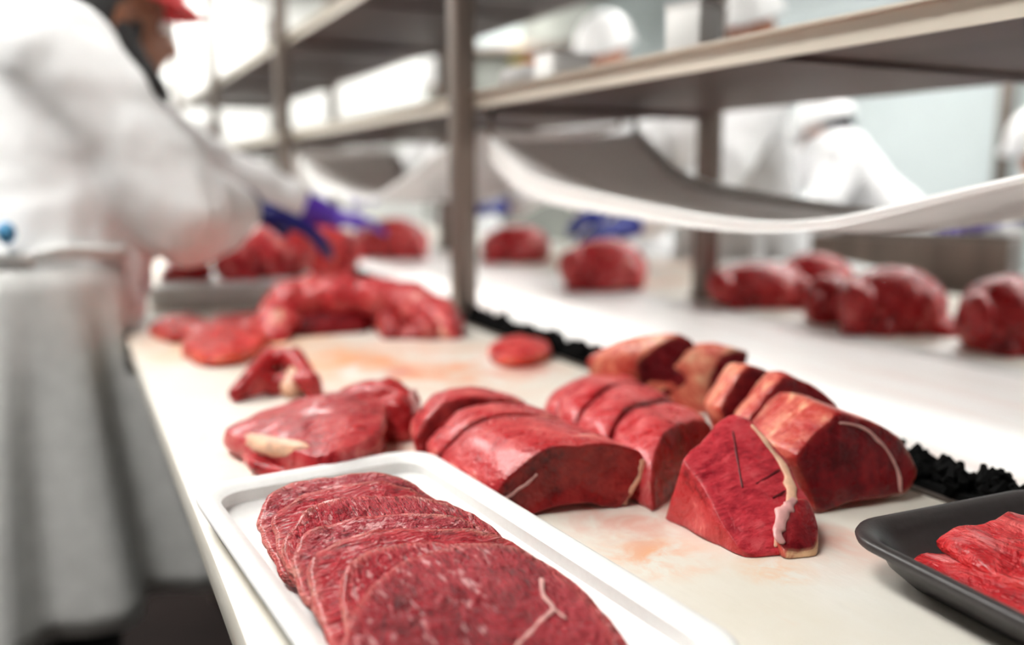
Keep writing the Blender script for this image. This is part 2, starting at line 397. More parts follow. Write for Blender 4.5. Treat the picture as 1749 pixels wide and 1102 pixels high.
# hammock sheets under the lower shelf, one per bay
def catm(pts, n):
    out = []
    P = [pts[0]]+list(pts)+[pts[-1]]
    m = len(pts)-1
    for k in range(n+1):
        u = k/n*m; i = min(int(u), m-1); t = u-i
        p0, p1, p2, p3 = (Vector(q) for q in P[i:i+4])
        out.append(.5*((2*p1)+(p2-p0)*t+(2*p0-5*p1+4*p2-p3)*t*t+(3*p1-p0-3*p2+p3)*t**3))
    return out
def hammock(dy, label):
    near = catm([(.662, 1.40, 1.215), (.662, 1.25, 1.150), (.662, 1.0, 1.119), (.662, .7, 1.100), (.662, .46, 1.143), (.662, .08, 1.235)], 40)
    farr = catm([(.975, 1.42, 1.232), (.975, 1.26, 1.140), (.975, 1.02, 1.105), (.975, .7, 1.098), (.975, .46, 1.150), (.975, .08, 1.25)], 40)
    t = thing('hanging_sheet', label, 'sheet', (.82, .75+dy, 1.10), 0, None)
    N, W = len(near), 10
    vs, fs = [], []
    for s in (0, 1):
        for i in range(N):
            for j in range(W+1):
                u = j/W; p = near[i].lerp(farr[i], u)
                vs.append((p.x, p.y+dy, p.z-.008*sin(pi*u)-s*.003))
    def q(s, i, j): return s*N*(W+1)+i*(W+1)+j
    for i in range(N-1):
        for j in range(W):
            fs.append((q(0, i, j), q(0, i+1, j), q(0, i+1, j+1), q(0, i, j+1)))
            fs.append((q(1, i, j), q(1, i, j+1), q(1, i+1, j+1), q(1, i+1, j)))
    for i in range(N-1):
        for j in (0, W): fs.append((q(0, i, j), q(0, i+1, j), q(1, i+1, j), q(1, i, j)))
    for j in range(W):
        for i in (0, N-1): fs.append((q(0, i, j), q(0, i, j+1), q(1, i, j+1), q(1, i, j)))
    mesh('sheet', vs, fs, M['sheet'], t)
    for e, sg, hs in ((near, -1, ((.08, .002), (.46, .003), (.7, .007), (1.0, .020), (1.4, .038))), (farr, 1, ((.08, .002), (.7, .008), (1.1, .020), (1.42, .012)))):
        vs, fs = [], []
        for i, p in enumerate(e):
            for (a0, b0), (a1, b1) in zip(hs, hs[1:]):
                if a0 <= p.y <= a1+.001: hh = b0+(b1-b0)*(p.y-a0)/(a1-a0)
            for dx, dz in ((-.0012, 0), (.0012, 0), (.0012+.003*sg, hh*sg), (-.0012+.003*sg, hh*sg)): vs.append((p.x+dx, p.y+dy, p.z+dz))
        for i in range(len(e)-1):
            for k in range(4): fs.append((i*4+k, i*4+(k+1) % 4, i*4+4+(k+1) % 4, i*4+4+k))
        fs += [(0, 1, 2, 3), tuple(len(vs)-4+k for k in range(4))]
        mesh('hem_flap', vs, fs, M['white_pl'], t, False)  # near strip is a flap; far strip stands in for the sheet's lit edge
    for e in (near, farr):
        b = MB(); b.tube([(p.x, p.y+dy, p.z) for p in e], .0045, 8); b.obj('hem', M['white_pl'], t, True)
    for x, y, z in ((.662, 1.40, 1.215), (.975, 1.42, 1.232), (.662, .08, 1.25), (.975, .08, 1.25)):
        b = MB(); b.tube([(x, y+dy, z-.004), (x, y+dy, 1.2695)], .005, 8); b.obj('hanger_rod', M['steel'], t, True)
hammock(0, 'nearest sagging white sheet hung under the lower shelf, right of the big post')
hammock(1.39, 'second sagging white sheet under the lower shelf, just left of the big post')
hammock(2.78, 'third sagging white sheet under the shelf, farthest along beside the left worker')

# black bristle strips along the near side of the belt
def tuft(seed):
    r = random.Random(seed); b = MB()
    for k in range(8):
        x, y = r.uniform(-.007, .007), r.uniform(-.005, .005); h = r.uniform(.008, .016)
        b.tube([(x, y, 0), (x+r.uniform(-.004, .004), y+r.uniform(-.004, .004), h*.6), (x+r.uniform(-.005, .005), y+r.uniform(-.005, .005), h)], [.0036, .0040, .0022], 5)
    me = bpy.data.meshes.new('bristle_tuft'); me.from_pydata([tuple(v) for v in b.v], [], b.f); me.materials.append(M['black']); return me
TUFT = [tuft(k) for k in range(5)]
def brush(y0, y1, label, seed):
    t = thing('brush_strip', label, 'brush', (.622, (y0+y1)/2, .899))
    b = MB(); b.box((.622, (y0+y1)/2, .902), (.030, y1-y0, .006)); b.obj('brush_back', M['black'], t)
    r = random.Random(seed); y = y0+.004
    while y < y1-.004:
        o = bpy.data.objects.new('bristle_tuft', r.choice(TUFT)); link(o, t)
        o.location = (r.uniform(-.008, .008), y-(y0+y1)/2, .005); o.rotation_euler = (0, 0, r.uniform(0, 6.3)); s = r.uniform(.8, 1.7); o.scale = (1.3, 1.3, s)
        y += r.uniform(.007, .011)
brush(.22, .555, 'ragged black bristle strip beside the black tray at the near belt edge', 3)
brush(.98, 1.40, 'ragged black bristle strip along the belt edge by the foot of the big post', 4)
brush(1.46, 2.2, 'black bristle strip along the belt edge beyond the big post', 6)

# measured outlines of the meat pieces, metres in the room
D = {
'loin_near_face' : [(0.2684, 0.5568, 0.9224), (0.2799, 0.5555, 0.934), (0.2971, 0.5531, 0.9462), (0.3142, 0.5498, 0.9505), (0.3355, 0.5453, 0.9515), (0.3569, 0.5404, 0.949), (0.3758, 0.5358, 0.9439), (0.3826, 0.5334, 0.9352), (0.3807, 0.5326, 0.9235), (0.3732, 0.5331, 0.9128), (0.3639, 0.5339, 0.9005), (0.3522, 0.5364, 0.9007), (0.3349, 0.5407, 0.906), (0.3177, 0.5444, 0.9058), (0.2978, 0.5484, 0.9024), (0.2791, 0.552, 0.8981), (0.2703, 0.5547, 0.906)] ,
'loin_near_seam' : [(0.3798, 0.5341, 0.9359), (0.3789, 0.5332, 0.9255), (0.3714, 0.5336, 0.9134), (0.3635, 0.5342, 0.9024)] ,
'loin_near_seam2' : [(0.2715, 0.5553, 0.9142), (0.281, 0.5538, 0.9199), (0.29, 0.5524, 0.9252), (0.2982, 0.5513, 0.9316)] ,
'steak_face' : [(0.4424, 0.5035, 0.9718), (0.4507, 0.4985, 0.9697), (0.4537, 0.4872, 0.9621), (0.4564, 0.4714, 0.9512), (0.4579, 0.4599, 0.9431), (0.4535, 0.4459, 0.9322), (0.4524, 0.4299, 0.9204), (0.4419, 0.4177, 0.9096), (0.4305, 0.4084, 0.9006), (0.4094, 0.4142, 0.9009), (0.3864, 0.4214, 0.9018), (0.3825, 0.4324, 0.909), (0.3829, 0.4459, 0.919), (0.3843, 0.4601, 0.9295), (0.3848, 0.4747, 0.9401), (0.383, 0.4876, 0.9491), (0.4078, 0.4953, 0.9594), (0.4299, 0.5033, 0.9693)] ,
'steak_seam' : [(0.4485, 0.4917, 0.9644), (0.4504, 0.4755, 0.9531), (0.4497, 0.457, 0.9395), (0.446, 0.4455, 0.9305), (0.4391, 0.4384, 0.924), (0.4277, 0.4335, 0.9183), (0.4174, 0.4272, 0.9119), (0.407, 0.4184, 0.9035)] ,
'steak_rim' : [(0.3834, 0.4853, 0.9476), (0.3842, 0.4732, 0.939), (0.3839, 0.4582, 0.928), (0.3834, 0.4446, 0.9181), (0.3836, 0.4324, 0.9092), (0.3872, 0.4229, 0.9031)] ,
'steak_creases' : [[(0.4145, 0.4544, 0.931), (0.4282, 0.4561, 0.9348), (0.446, 0.4578, 0.9393)], [(0.4189, 0.4428, 0.9234), (0.4296, 0.4441, 0.9263), (0.4398, 0.4447, 0.9287)], [(0.4307, 0.4919, 0.9612), (0.4199, 0.4732, 0.9457), (0.4103, 0.4563, 0.9316)]] ,
'side_muscle' : [(0.4392, 0.4368, 0.9229), (0.4477, 0.4331, 0.9218), (0.4432, 0.4184, 0.9103), (0.431, 0.4078, 0.9003), (0.4097, 0.4134, 0.9003), (0.4128, 0.425, 0.9094), (0.4255, 0.4323, 0.917)] ,
'rump_face' : [(0.4747, 0.4695, 0.9427), (0.493, 0.4706, 0.9581), (0.5141, 0.4709, 0.9719), (0.5365, 0.4658, 0.9653), (0.5549, 0.4611, 0.9575), (0.5693, 0.4566, 0.9478), (0.5799, 0.4499, 0.9277), (0.5805, 0.4474, 0.9178), (0.5696, 0.4461, 0.9061), (0.5501, 0.4488, 0.9052), (0.5271, 0.4525, 0.9064), (0.5076, 0.4549, 0.9043), (0.4862, 0.4571, 0.9003), (0.4824, 0.4608, 0.9126), (0.4772, 0.4655, 0.9284)] ,
'rump_seam' : [(0.514, 0.469, 0.9645), (0.5345, 0.4646, 0.9593), (0.5502, 0.4589, 0.9456), (0.5605, 0.453, 0.9283), (0.5626, 0.4474, 0.9073)] ,
'fatty_face' : [(0.5891, 0.7161, 0.9188), (0.595, 0.7178, 0.9401), (0.6064, 0.7157, 0.9603), (0.6202, 0.7092, 0.9691), (0.6307, 0.7019, 0.9656), (0.6268, 0.7, 0.9487), (0.6146, 0.7031, 0.9303), (0.6004, 0.7076, 0.9131), (0.5923, 0.7119, 0.9098)] ,
'fatty_face2' : [(0.5793, 0.7466, 0.9821), (0.5903, 0.7371, 0.9719), (0.5915, 0.7303, 0.9475), (0.5772, 0.7338, 0.9258), (0.5599, 0.7434, 0.9211), (0.5422, 0.7563, 0.9279), (0.5353, 0.7658, 0.9492), (0.5478, 0.7626, 0.9673), (0.5646, 0.7546, 0.9775)] ,
'fold_upper' : [(0.115, 0.8122, 0.932), (0.1423, 0.8328, 0.932), (0.1769, 0.8398, 0.932), (0.2155, 0.8331, 0.932), (0.2444, 0.8109, 0.932), (0.2505, 0.7667, 0.932), (0.227, 0.704, 0.932), (0.1968, 0.6728, 0.932), (0.1714, 0.6684, 0.932), (0.1558, 0.6813, 0.932), (0.1415, 0.7241, 0.932), (0.1246, 0.7634, 0.932)] ,
'fold_lower' : [(0.127, 0.7884, 0.912), (0.1237, 0.7419, 0.912), (0.1388, 0.7154, 0.912), (0.1599, 0.7015, 0.912), (0.185, 0.6939, 0.912), (0.2185, 0.7121, 0.912), (0.2472, 0.7583, 0.912), (0.2288, 0.8, 0.912), (0.1784, 0.8253, 0.912), (0.1363, 0.8203, 0.912)] ,
'fold_fat' : [(0.125, 0.8026, 0.926), (0.1352, 0.7686, 0.926), (0.1462, 0.736, 0.926), (0.1558, 0.7128, 0.926), (0.1644, 0.6979, 0.926)] ,
'slice_far_a' : [(0.1055, 1.494, 0.912), (0.1306, 1.6079, 0.912), (0.1769, 1.6365, 0.912), (0.1983, 1.5596, 0.912), (0.1725, 1.4481, 0.912), (0.128, 1.3953, 0.912)] ,
'slice_far_b' : [(0.1305, 1.2809, 0.918), (0.1615, 1.4269, 0.918), (0.2109, 1.5254, 0.918), (0.2734, 1.552, 0.918), (0.2723, 1.4209, 0.918), (0.2375, 1.2668, 0.918), (0.1897, 1.2, 0.918), (0.1483, 1.1988, 0.918)] ,
'scrap' : [(0.5035, 1.0728, 0.915), (0.5487, 1.1388, 0.915), (0.597, 1.1577, 0.915), (0.6055, 1.0999, 0.915), (0.579, 1.0349, 0.915), (0.5281, 1.0071, 0.915), (0.5005, 1.021, 0.915)] ,
'front_slice' : [(0.0984, 0.3694, 0.938), (0.1049, 0.3853, 0.938), (0.1154, 0.4008, 0.938), (0.1326, 0.4179, 0.938), (0.1499, 0.4279, 0.938), (0.1694, 0.4313, 0.938), (0.1888, 0.4309, 0.938), (0.205, 0.4263, 0.938), (0.2158, 0.4165, 0.938), (0.2219, 0.3982, 0.938), (0.2262, 0.377, 0.938), (0.2274, 0.3528, 0.938), (0.2246, 0.3289, 0.938), (0.2181, 0.3058, 0.938), (0.2053, 0.2788, 0.938), (0.1786, 0.2608, 0.938), (0.1468, 0.2647, 0.938), (0.1198, 0.2862, 0.938), (0.1009, 0.3218, 0.938)] ,
'front_seam' : [(0.2115, 0.3859, 0.938), (0.2053, 0.3725, 0.938), (0.2049, 0.3614, 0.938), (0.195, 0.3555, 0.938), (0.1849, 0.3489, 0.938), (0.1736, 0.3422, 0.938), (0.1665, 0.3352, 0.938)] ,
'front_seam_b' : [(0.2049, 0.3614, 0.938), (0.2073, 0.352, 0.938)] ,
'front_seam_c' : [(0.1736, 0.3422, 0.938), (0.1802, 0.3283, 0.938), (0.1931, 0.3185, 0.938)] ,
'front_seam_d' : [(0.1669, 0.3361, 0.938), (0.1532, 0.3373, 0.938), (0.1382, 0.3427, 0.938)] ,
'front_seam_e' : [(0.2073, 0.3314, 0.938), (0.2017, 0.3187, 0.938)] ,
'K1' : ((0.2171, 1.9126, 0.941), 0.0533, 0.0419, 0.0448) ,
'K2' : ((0.3114, 1.8644, 0.941), 0.052, 0.0409, 0.0786) ,
'K3' : ((0.395, 1.8959, 0.941), 0.0752, 0.0443, 0.1135) ,
'K4' : ((0.5544, 2.145, 0.9), 0.0958, 0.0564, 0.1323) ,
'K5' : ((0.3527, 2.3201, 0.95), 0.0596, 0.0411, 0.0788) ,
'Lb' : ((0.9063, 2.6545, 0.9), 0.1326, 0.0906, 0.1228) ,
'Lc' : ((1.0994, 4.3942, 0.95), 0.0952, 0.0659, 0.1425) ,
'Ld' : ((0.9755, 2.3973, 0.9), 0.0345, 0.024, 0.0876) ,
'fa' : ((1.1971, 2.348, 0.9), 0.1083, 0.0742, 0.1085) ,
'fb' : ((1.0725, 1.6785, 0.9), 0.1064, 0.0624, 0.1122) ,
'fc' : ((1.2005, 1.3116, 0.9), 0.1083, 0.0632, 0.0853) ,
'fc2' : ((1.3436, 1.3005, 0.9), 0.0891, 0.0523, 0.099) ,
'fd' : ((1.1877, 1.1185, 0.9), 0.0559, 0.0438, 0.0799) ,
'fd2' : ((1.2034, 1.0018, 0.9), 0.0981, 0.0664, 0.1051) ,
'fe' : ((1.2167, 0.8098, 0.9), 0.0755, 0.0584, 0.109) ,
'G2' : ((0.2547, 0.7886, 0.9), 0.0374, 0.0256, 0.0739) ,
'curl_path' : [(0.2712, 1.3607, 0.9031), (0.2743, 1.3973, 0.9251), (0.3064, 1.4205, 0.9539), (0.363, 1.4164, 0.9625), (0.4315, 1.3816, 0.9606), (0.4874, 1.3407, 0.9525), (0.5225, 1.2964, 0.9312), (0.5226, 1.2584, 0.9104)] ,
'curl_in' : [(0.3281, 1.4004, 0.9044), (0.4045, 1.396, 0.904), (0.4516, 1.3406, 0.9165), (0.4431, 1.2969, 0.9022), (0.5017, 1.3265, 0.9149), (0.4951, 1.2712, 0.905)] ,
'strip' : [(0.1557, 1.0001, 0.9091), (0.1735, 1.0054, 0.9244), (0.2059, 1.0482, 0.9373), (0.2256, 1.0273, 0.9393), (0.2358, 0.9734, 0.9211), (0.2008, 1.0123, 0.9132)] ,
}
# ------------------------------------------------------------------ meat builders
def resample(pts, n):
    P = [Vector(p) for p in pts]; m = len(P); fine = []
    for i in range(m):
        p0, p1, p2, p3 = P[i-1], P[i], P[(i+1) % m], P[(i+2) % m]
        for k in range(10):
            t = k/10
            c = .5*((2*p1)+(p2-p0)*t+(2*p0-5*p1+4*p2-p3)*t*t+(3*p1-p0-3*p2+p3)*t**3)
            fine.append(c*.6+p1.lerp(p2, t)*.4)
    L = [0]
    for i in range(len(fine)): L.append(L[-1]+(fine[(i+1) % len(fine)]-fine[i]).length)
    out = []; j = 0
    for k in range(n):
        d = L[-1]*k/n
        while L[j+1] < d: j += 1
        out.append(fine[j].lerp(fine[(j+1) % len(fine)], (d-L[j])/max(1e-9, L[j+1]-L[j])))
    return out
def loft(name, front, back, mat, parent=None, n=72, belly=.04, dome=.0015, amp=.0012, freq=45, seed=0, floor=None, sides=6, rim=.985, dent=0, origin=None):
    """closed chunk between two outlines, cut faces at both ends (cap=1)"""
    Fp = resample(front, n); Bp = resample(back, n)
    cf = sum(Fp, Vector())/n; cb = sum(Bp, Vector())/n
    ax = (cf-cb).normalized()
    vs, cap, fs = [], [], []
    rings = []
    def ring(pts, c):
        rings.append(len(vs)); vs.extend(pts); cap.extend([c]*n)
    def capring(P, c0, s, sg):
        return [c0+(p-c0)*s+ax*(sg*dome*(1-s*s)-sg*dent*(1-s)) for p in P]
    vs.append(cf+ax*(dome-dent)); cap.append(1.0)
    for s in (.2, .4, .6, .78, .9, rim): ring(capring(Fp, cf, s, 1), 1.0 if s < rim else .75)
    for k in range(sides+1):
        t = .012+(k/sides)*.976
        P = [a.lerp(c, t) for a, c in zip(Fp, Bp)]; cc = cf.lerp(cb, t)
        g = 1+belly*math.sin(pi*t)
        ring([cc+(p-cc)*g for p in P], .35 if k in (0, sides) else 0.0)
    for s in (rim, .9, .78, .6, .4, .2): ring(capring(Bp, cb, s, -1), 1.0 if s < rim else .75)
    vs.append(cb-ax*(dome-dent)); cap.append(1.0)
    for k in range(n): fs.append((0, rings[0]+k, rings[0]+(k+1) % n))
    for a, c in zip(rings, rings[1:]):
        for k in range(n): fs.append((a+k, c+k, c+(k+1) % n, a+(k+1) % n))
    e = len(vs)-1
    for k in range(n): fs.append((e, rings[-1]+(k+1) % n, rings[-1]+k))
    off = Vector((seed*1.7, seed*.9, seed*2.3))
    for i, v in enumerate(vs):
        vs[i] = v+(noise.noise_vector(v*freq+off)+.4*noise.noise_vector(v*freq*2.7+off))*amp
        if floor is not None and vs[i].z < floor: vs[i].z = floor
    return mesh(name, vs, fs, mat, parent, True, {'cap': cap}, origin)
def seam(name, pts, rs, mat, parent, flat=.35, lift=0.0, seed=1, n=None):
    """ragged strip of fat or sinew lying on a face with normal n"""
    P = catm(pts, len(pts)*7); n = Vector(n or (0, 0, 1)).normalized()
    r = random.Random(seed); K = 10; vs, fs = [], []
    hasl = hasattr(rs, '__len__'); m = len(P)
    for i, p in enumerate(P):
        t = (P[min(i+1, m-1)]-P[max(i-1, 0)]).normalized(); a = n.cross(t).normalized()
        if hasl:
            u = i/(m-1)*(len(rs)-1); j = min(int(u), len(rs)-2); w_ = rs[j]*(1-u+j)+rs[j+1]*(u-j)
        else: w_ = rs
        w_ *= 1+.5*noise.noise(Vector((i*.23, seed*7.1, 0)))+r.uniform(-.03, .03)
        if i in (0, m-1): w_ *= .3
        c = p+a*w_*.5*noise.noise(Vector((i*.2, seed*3.3, 5)))+n*lift
        for k in range(K):
            th = 2*pi*k/K; vs.append(c+a*(cos(th)*w_)+n*(sin(th)*w_*flat))
    for i in range(m-1):
        for k in range(K): fs.append((i*K+k, i*K+(k+1) % K, (i+1)*K+(k+1) % K, (i+1)*K+k))
    fs.append(tuple(range(K))[::-1]); fs.append(tuple((m-1)*K+k for k in range(K)))
    return mesh(name, vs, fs, mat, parent, True)
def shift(pts, d, sc=1, up=1, z0=.9):
    P = [Vector(p) for p in pts]; c = sum(P, Vector())/len(P)
    return [Vector((c.x+(p.x-c.x)*sc, c.y+(p.y-c.y)*sc, z0+(p.z-z0)*up))+Vector(d) for p in P]
def lump(name, key, mat, label, seed, group=None, extra=(), cat='meat', amp=.010, voxel=None, yaw=-YAW, rag=.35):
    """big joint resting on a surface; several overlapping muscles in one continuous surface"""
    c, rx, ry, h = D[key]; c = Vector(c); b = MB(); r = random.Random(seed)
    Rm = Matrix.Rotation(yaw, 3, 'Z')
    b.ball(c+Vector((0, 0, h*.34)), (rx*.93, ry, h*.60), 18, Rm)
    for k in range(6):
        u = -.75+1.5*k/5+r.uniform(-.12, .12)
        o = Vector((u*rx*.8, r.uniform(-.25, .15)*ry, h*r.uniform(.25, .48)))
        b.ball(c+Rm @ o, (rx*r.uniform(.20, .32), ry*r.uniform(.75, 1.0), h*r.uniform(.38, .52)*(1-.35*abs(u))), 14, Rm @ Matrix.Rotation(r.uniform(-.5, .5), 3, 'Y'))
    for k in range(5):
        u = r.uniform(-.85, .85); b.ball(c+Rm @ Vector((u*rx, -ry*r.uniform(.45, .8), h*.06)), (rx*.22, ry*.35, h*r.uniform(.10, .22)), 12, Rm)
    e = r.choice((-1, 1)); b.ball(c+Rm @ Vector((-rx*.72, -ry*.3, h*.42)), (rx*.26, ry*.7, h*.30), 12, Rm @ Matrix.Rotation(.5, 3, 'X'))
    vs, fs = remesh(b, voxel or max(rx/26, .003), 1, amp, .62/rx, seed, rag)
    z0 = c.z+.0005; top = max(v.z for v in vs)
    sc = h/(top-z0)
    for v in vs: v.z = max(z0+(v.z-z0)*sc, z0)
    o = mesh(name, vs, fs, mat)
    return tag(o, label, cat, group)

# ------------------------------------------------------------------ white tray with sliced steak
tc = Vector((.175, .478, .9)); trz = radians(4.5)
def tray(name, label, c, rz, w, l, h, inset, rim, mat, floor_z=.004, n=10, corner=.03):
    """moulded tray: outer wall, rolled rim, inner wall and floor"""
    t = thing(name, label, 'tray', c, rz)
    def rr(hw, hl, r):
        pts = []
        for cx, cy, a0 in ((hw-r, hl-r, 0), (-hw+r, hl-r, pi/2), (-hw+r, -hl+r, pi), (hw-r, -hl+r, 3*pi/2)):
            for k in range(n+1):
                a = a0+pi/2*k/n; pts.append((cx+r*cos(a), cy+r*sin(a)))
        return pts
    prof = [(inset+.004, 0), (inset-.002, .002), (inset*.55, h*.4), (rim+.002, h*.82), (rim, h-.006), (.001, h-.006), (0, h-.003), (.001, h-.0008), (.003, h), (rim-.002, h), (rim+.002, h-.002),
            (rim+.006, h*.8), (inset*.6+.006, h*.42), (inset+.006, floor_z+.003), (inset+.012, floor_z)]
    Mx = Matrix.Translation(c) @ Matrix.Rotation(rz, 4, 'Z')
    vs, fs = [], []; N = 4*(n+1)
    for d, z in prof:
        for x, y in rr(w/2-d, l/2-d, max(.004, corner-d*.5)): vs.append(Mx @ Vector((x, y, z)))
    for i in range(len(prof)-1):
        for k in range(N): fs.append((i*N+k, i*N+(k+1) % N, (i+1)*N+(k+1) % N, (i+1)*N+k))
    fs.append(tuple(range(N))[::-1]); fs.append(tuple((len(prof)-1)*N+k for k in range(N)))
    sharp(mesh('tray_shell', vs, fs, mat, t), 50)
    return t
tray('foam_tray', 'white foam tray in the foreground holding overlapping slices of steak', tc, trz, .192, .385, .024, .016, .010, M['foam'])
SL = ['rearmost narrow steak slice at the far end of the white tray', 'second steak slice from the far end of the white tray', 'third steak slice from the far end of the white tray',
      'fourth steak slice from the far end of the white tray', 'steak slice two behind the big front slice in the white tray', 'steak slice just behind the big front slice in the white tray']
GS = 'overlapping steak slices in the white tray'
TILT = .19
rnd = random.Random(11)
nS = 6
ys = [.592, .566, .540, .511, .481, .450]
for k in range(nS):
    yy = ys[k]
    xc = .161+.0022*k+rnd.uniform(-.003, .003); hw = [.064, .064, .065, .065, .066, .066][k]; hl = .062
    pts = []
    for j in range(26):
        a = 2*pi*j/26; ca, sa = cos(a), sin(a)
        ex = abs(ca)**.62*(1 if ca > 0 else -1)*hw; ey = abs(sa)**.7*(1 if sa > 0 else -1)*hl
        g = 1+.09*noise.noise(Vector((cos(a)*1.9, sin(a)*1.9, k*3.1)))
        sk = -.012*(ex/hw)-(.010 if ex > 0 else .002)*(ex/hw)**2
        x, y = xc+ex*g, yy-hl+ey*g+sk
        z = .9400-.0004*(nS-k)+TILT*(y-yy)+.005*noise.noise(Vector((x*25, y*25, k)))-.004*(ex/hw)**2+.0022*max(0, sa)**2
        pts.append(Vector((x, y, z)))
    o = loft('steak_slice', pts, [p-Vector((0, 0, .0050)) for p in pts], SLICE[(k+1) % 3], n=90, dome=.0042, amp=.0014, freq=80, seed=k, sides=3, belly=.014, floor=.9055, rim=.962)
    tag(o, SL[k], 'steak', GS)
fs_ = [Vector((p[0], q, .9435+TILT*(q-.425))) for p in D['front_slice'] for q in [p[1] if p[1] > .34 else .34+(p[1]-.34)*.42]]
o = loft('steak_slice', fs_, [p-Vector((0, 0, .006)) for p in fs_], M['slice'], n=110, dome=.0040, amp=.0009, freq=100, seed=9, sides=3, belly=.014, floor=.9055, rim=.972)
tag(o, 'large front steak slice with a branching white sinew in the white tray', 'steak', GS)
ctr = sum(fs_, Vector())/len(fs_)
for nm in ('front_seam', 'front_seam_b', 'front_seam_c', 'front_seam_d', 'front_seam_e'):
    P = [Vector((p[0], p[1], .9466+TILT*(p[1]-.425))) for p in D[nm]]
    seam('sinew', P, .0008 if nm != 'front_seam' else .0012, M['vein'], o, .35, n=(0, -TILT, 1), seed=len(nm))

# ------------------------------------------------------------------ near loin (left), cut into three
fr = D['loin_near_face']
GL = 'slices of the left loin'
def piece(name, label, front, back, mat, group=None, **k):
    o = loft(name, front, back, mat, origin=None, **k); return tag(o, label, 'meat', group)
ax = Vector((-.012, .088, 0))
A = piece('loin_piece', 'front piece of the left beef loin with arched dark cut face', fr, shift(fr, ax, .97, 1.04), M['loin'], seed=1, dome=-.004, floor=.9005, amp=.0016)
NL = (-.21, -.97, .10)
seam('fat_seam', D['loin_near_seam'], .0020, M['fat'], A, .3, n=NL)
seam('fat_seam', D['loin_near_seam2'], .0011, M['vein'], A, .3, n=NL)
B0 = shift(fr, (-.012, .094, 0), .97, 1.04); B1 = shift(fr, (-.010, .128, 0), .95, 1.06)
piece('loin_piece', 'middle slice of the left loin, behind a narrow dark gap', B0, B1, M['loin'], seed=2, floor=.9005, amp=.0018)
C0 = [p+Vector((-.004*(p.z-.9)/.05, .016*(p.z-.9)/.05, 0)) for p in shift(fr, (-.012, .136, 0), .97, 1.08)]
C1 = [p+Vector((.006, .010, 0)) for p in shift(C0, (.004, .040, 0), .90, .94)]
piece('loin_piece', 'rear slice of the left loin leaning away with red cut face', C0, C1, M['loin'], seed=3, floor=.9005, amp=.0018)

# ------------------------------------------------------------------ middle loin
def dome_outline(p0, p1, h, n=22, seed=0, flatp=.6, lean=0):
    """dome standing on the board from p0 to p1"""
    p0, p1 = Vector(p0), Vector(p1); out = []
    for k in range(n):
        a = pi*k/(n-1); u = .5-.5*cos(a)*abs(cos(a))**(-.25 if abs(cos(a)) > 1e-6 else 0); v = sin(a)**flatp
        q = p0.lerp(p1, min(max(u, 0), 1)); g = 1+.10*noise.noise(Vector((u*3, seed*2.7, 1.3)))
        out.append(Vector((q.x, q.y+lean*v*h, .9005+v*h*g)))
    for k in range(1, 8): out.append(Vector(p1).lerp(p0, k/8)+Vector((0, 0, .0006)))
    return out
mid = [((.378, .516, .9), (.498, .584, .9), .050), ((.384, .588, .9), (.512, .648, .9), .053), ((.390, .648, .9), (.524, .704, .9), .052), ((.400, .700, .9), (.530, .748, .9), .048), ((.410, .748, .9), (.528, .79, .9), .042)]
LB = ['front slice of the middle loin beside the dark gap', 'second slice of the middle loin from the front', 'third slice of the middle loin from the front', 'rearmost slice of the middle loin']
for k in range(4):
    p0, p1, h = mid[k]; q0, q1, h2 = mid[k+1]
    d0 = (Vector(q0)-Vector(p0)); d1 = (Vector(q1)-Vector(p1))
    f = dome_outline(p0, p1, h, seed=k, lean=.25); bk = dome_outline(Vector(p0)+d0*.955, Vector(p1)+d1*.955, h*(.96 if k < 3 else .8), seed=k+.4, lean=.25)
    piece('loin_slice', LB[k], f, bk, M['loin2'], 'slices of the middle loin', seed=20+k, floor=.9005, amp=.0022, belly=.05)

# ------------------------------------------------------------------ steak leaning in front, with the slanted cut face
sf = [Vector(p) for p in D['steak_face']]
for p in sf: p.z = max(p.z, .903)
low = [Vector((p.x, p.y, .9005)) for p in sf]
cc = sum(low, Vector())/len(low)
low = [Vector((q.x-(.005 if q.x < .42 and q.y > cc.y else 0), cc.y+(q.y-cc.y)*((1.45 if q.x < .42 else 1.05) if q.y > cc.y else 1), .9005)) for q in low]
T = piece('thick_steak', 'thick steak chunk with slanted red cut face and white fat seam', sf, low, M['steak'], n=90, dome=.0030, amp=.0013, belly=.012, floor=.9005, seed=31)
NF = Vector((-.15, -.58, .8)).normalized()
def onface(P, l): return [Vector(p)+NF*l for p in P]
seam('fat_seam', onface(D['steak_seam'], .0022), [.0014, .0018, .0026, .0042, .0050, .0036, .0024, .0012], M['fat'], T, .3, n=NF, seed=2)
sm = [Vector(p)+NF*.006 for p in D['side_muscle']]
for p in sm: p.z = max(p.z, .9035)
loft('side_muscle', sm, [Vector((p.x+NF.x*.004, p.y-.002, .9005)) for p in sm], M['rump'], T, n=60, dome=.004, amp=.0012, belly=.03, floor=.9004, sides=3, seed=33)
seam('membrane', [sm[0]+NF*.0015]+[(sm[0].lerp(sm[6], .6))+NF*.002, sm[6]+NF*.002, sm[5]+NF*.002, sm[4].lerp(sm[5], .3)+NF*.001], [.0025, .004, .0045, .004, .002], M['membrane'], T, .4, n=NF, seed=8)
for k, P in enumerate(D['steak_creases']): seam('crease', onface(P, .0028), .0008, M['gash'], T, .4, n=NF, seed=4+k)  # dark strips painted in for the shade inside the cut creases

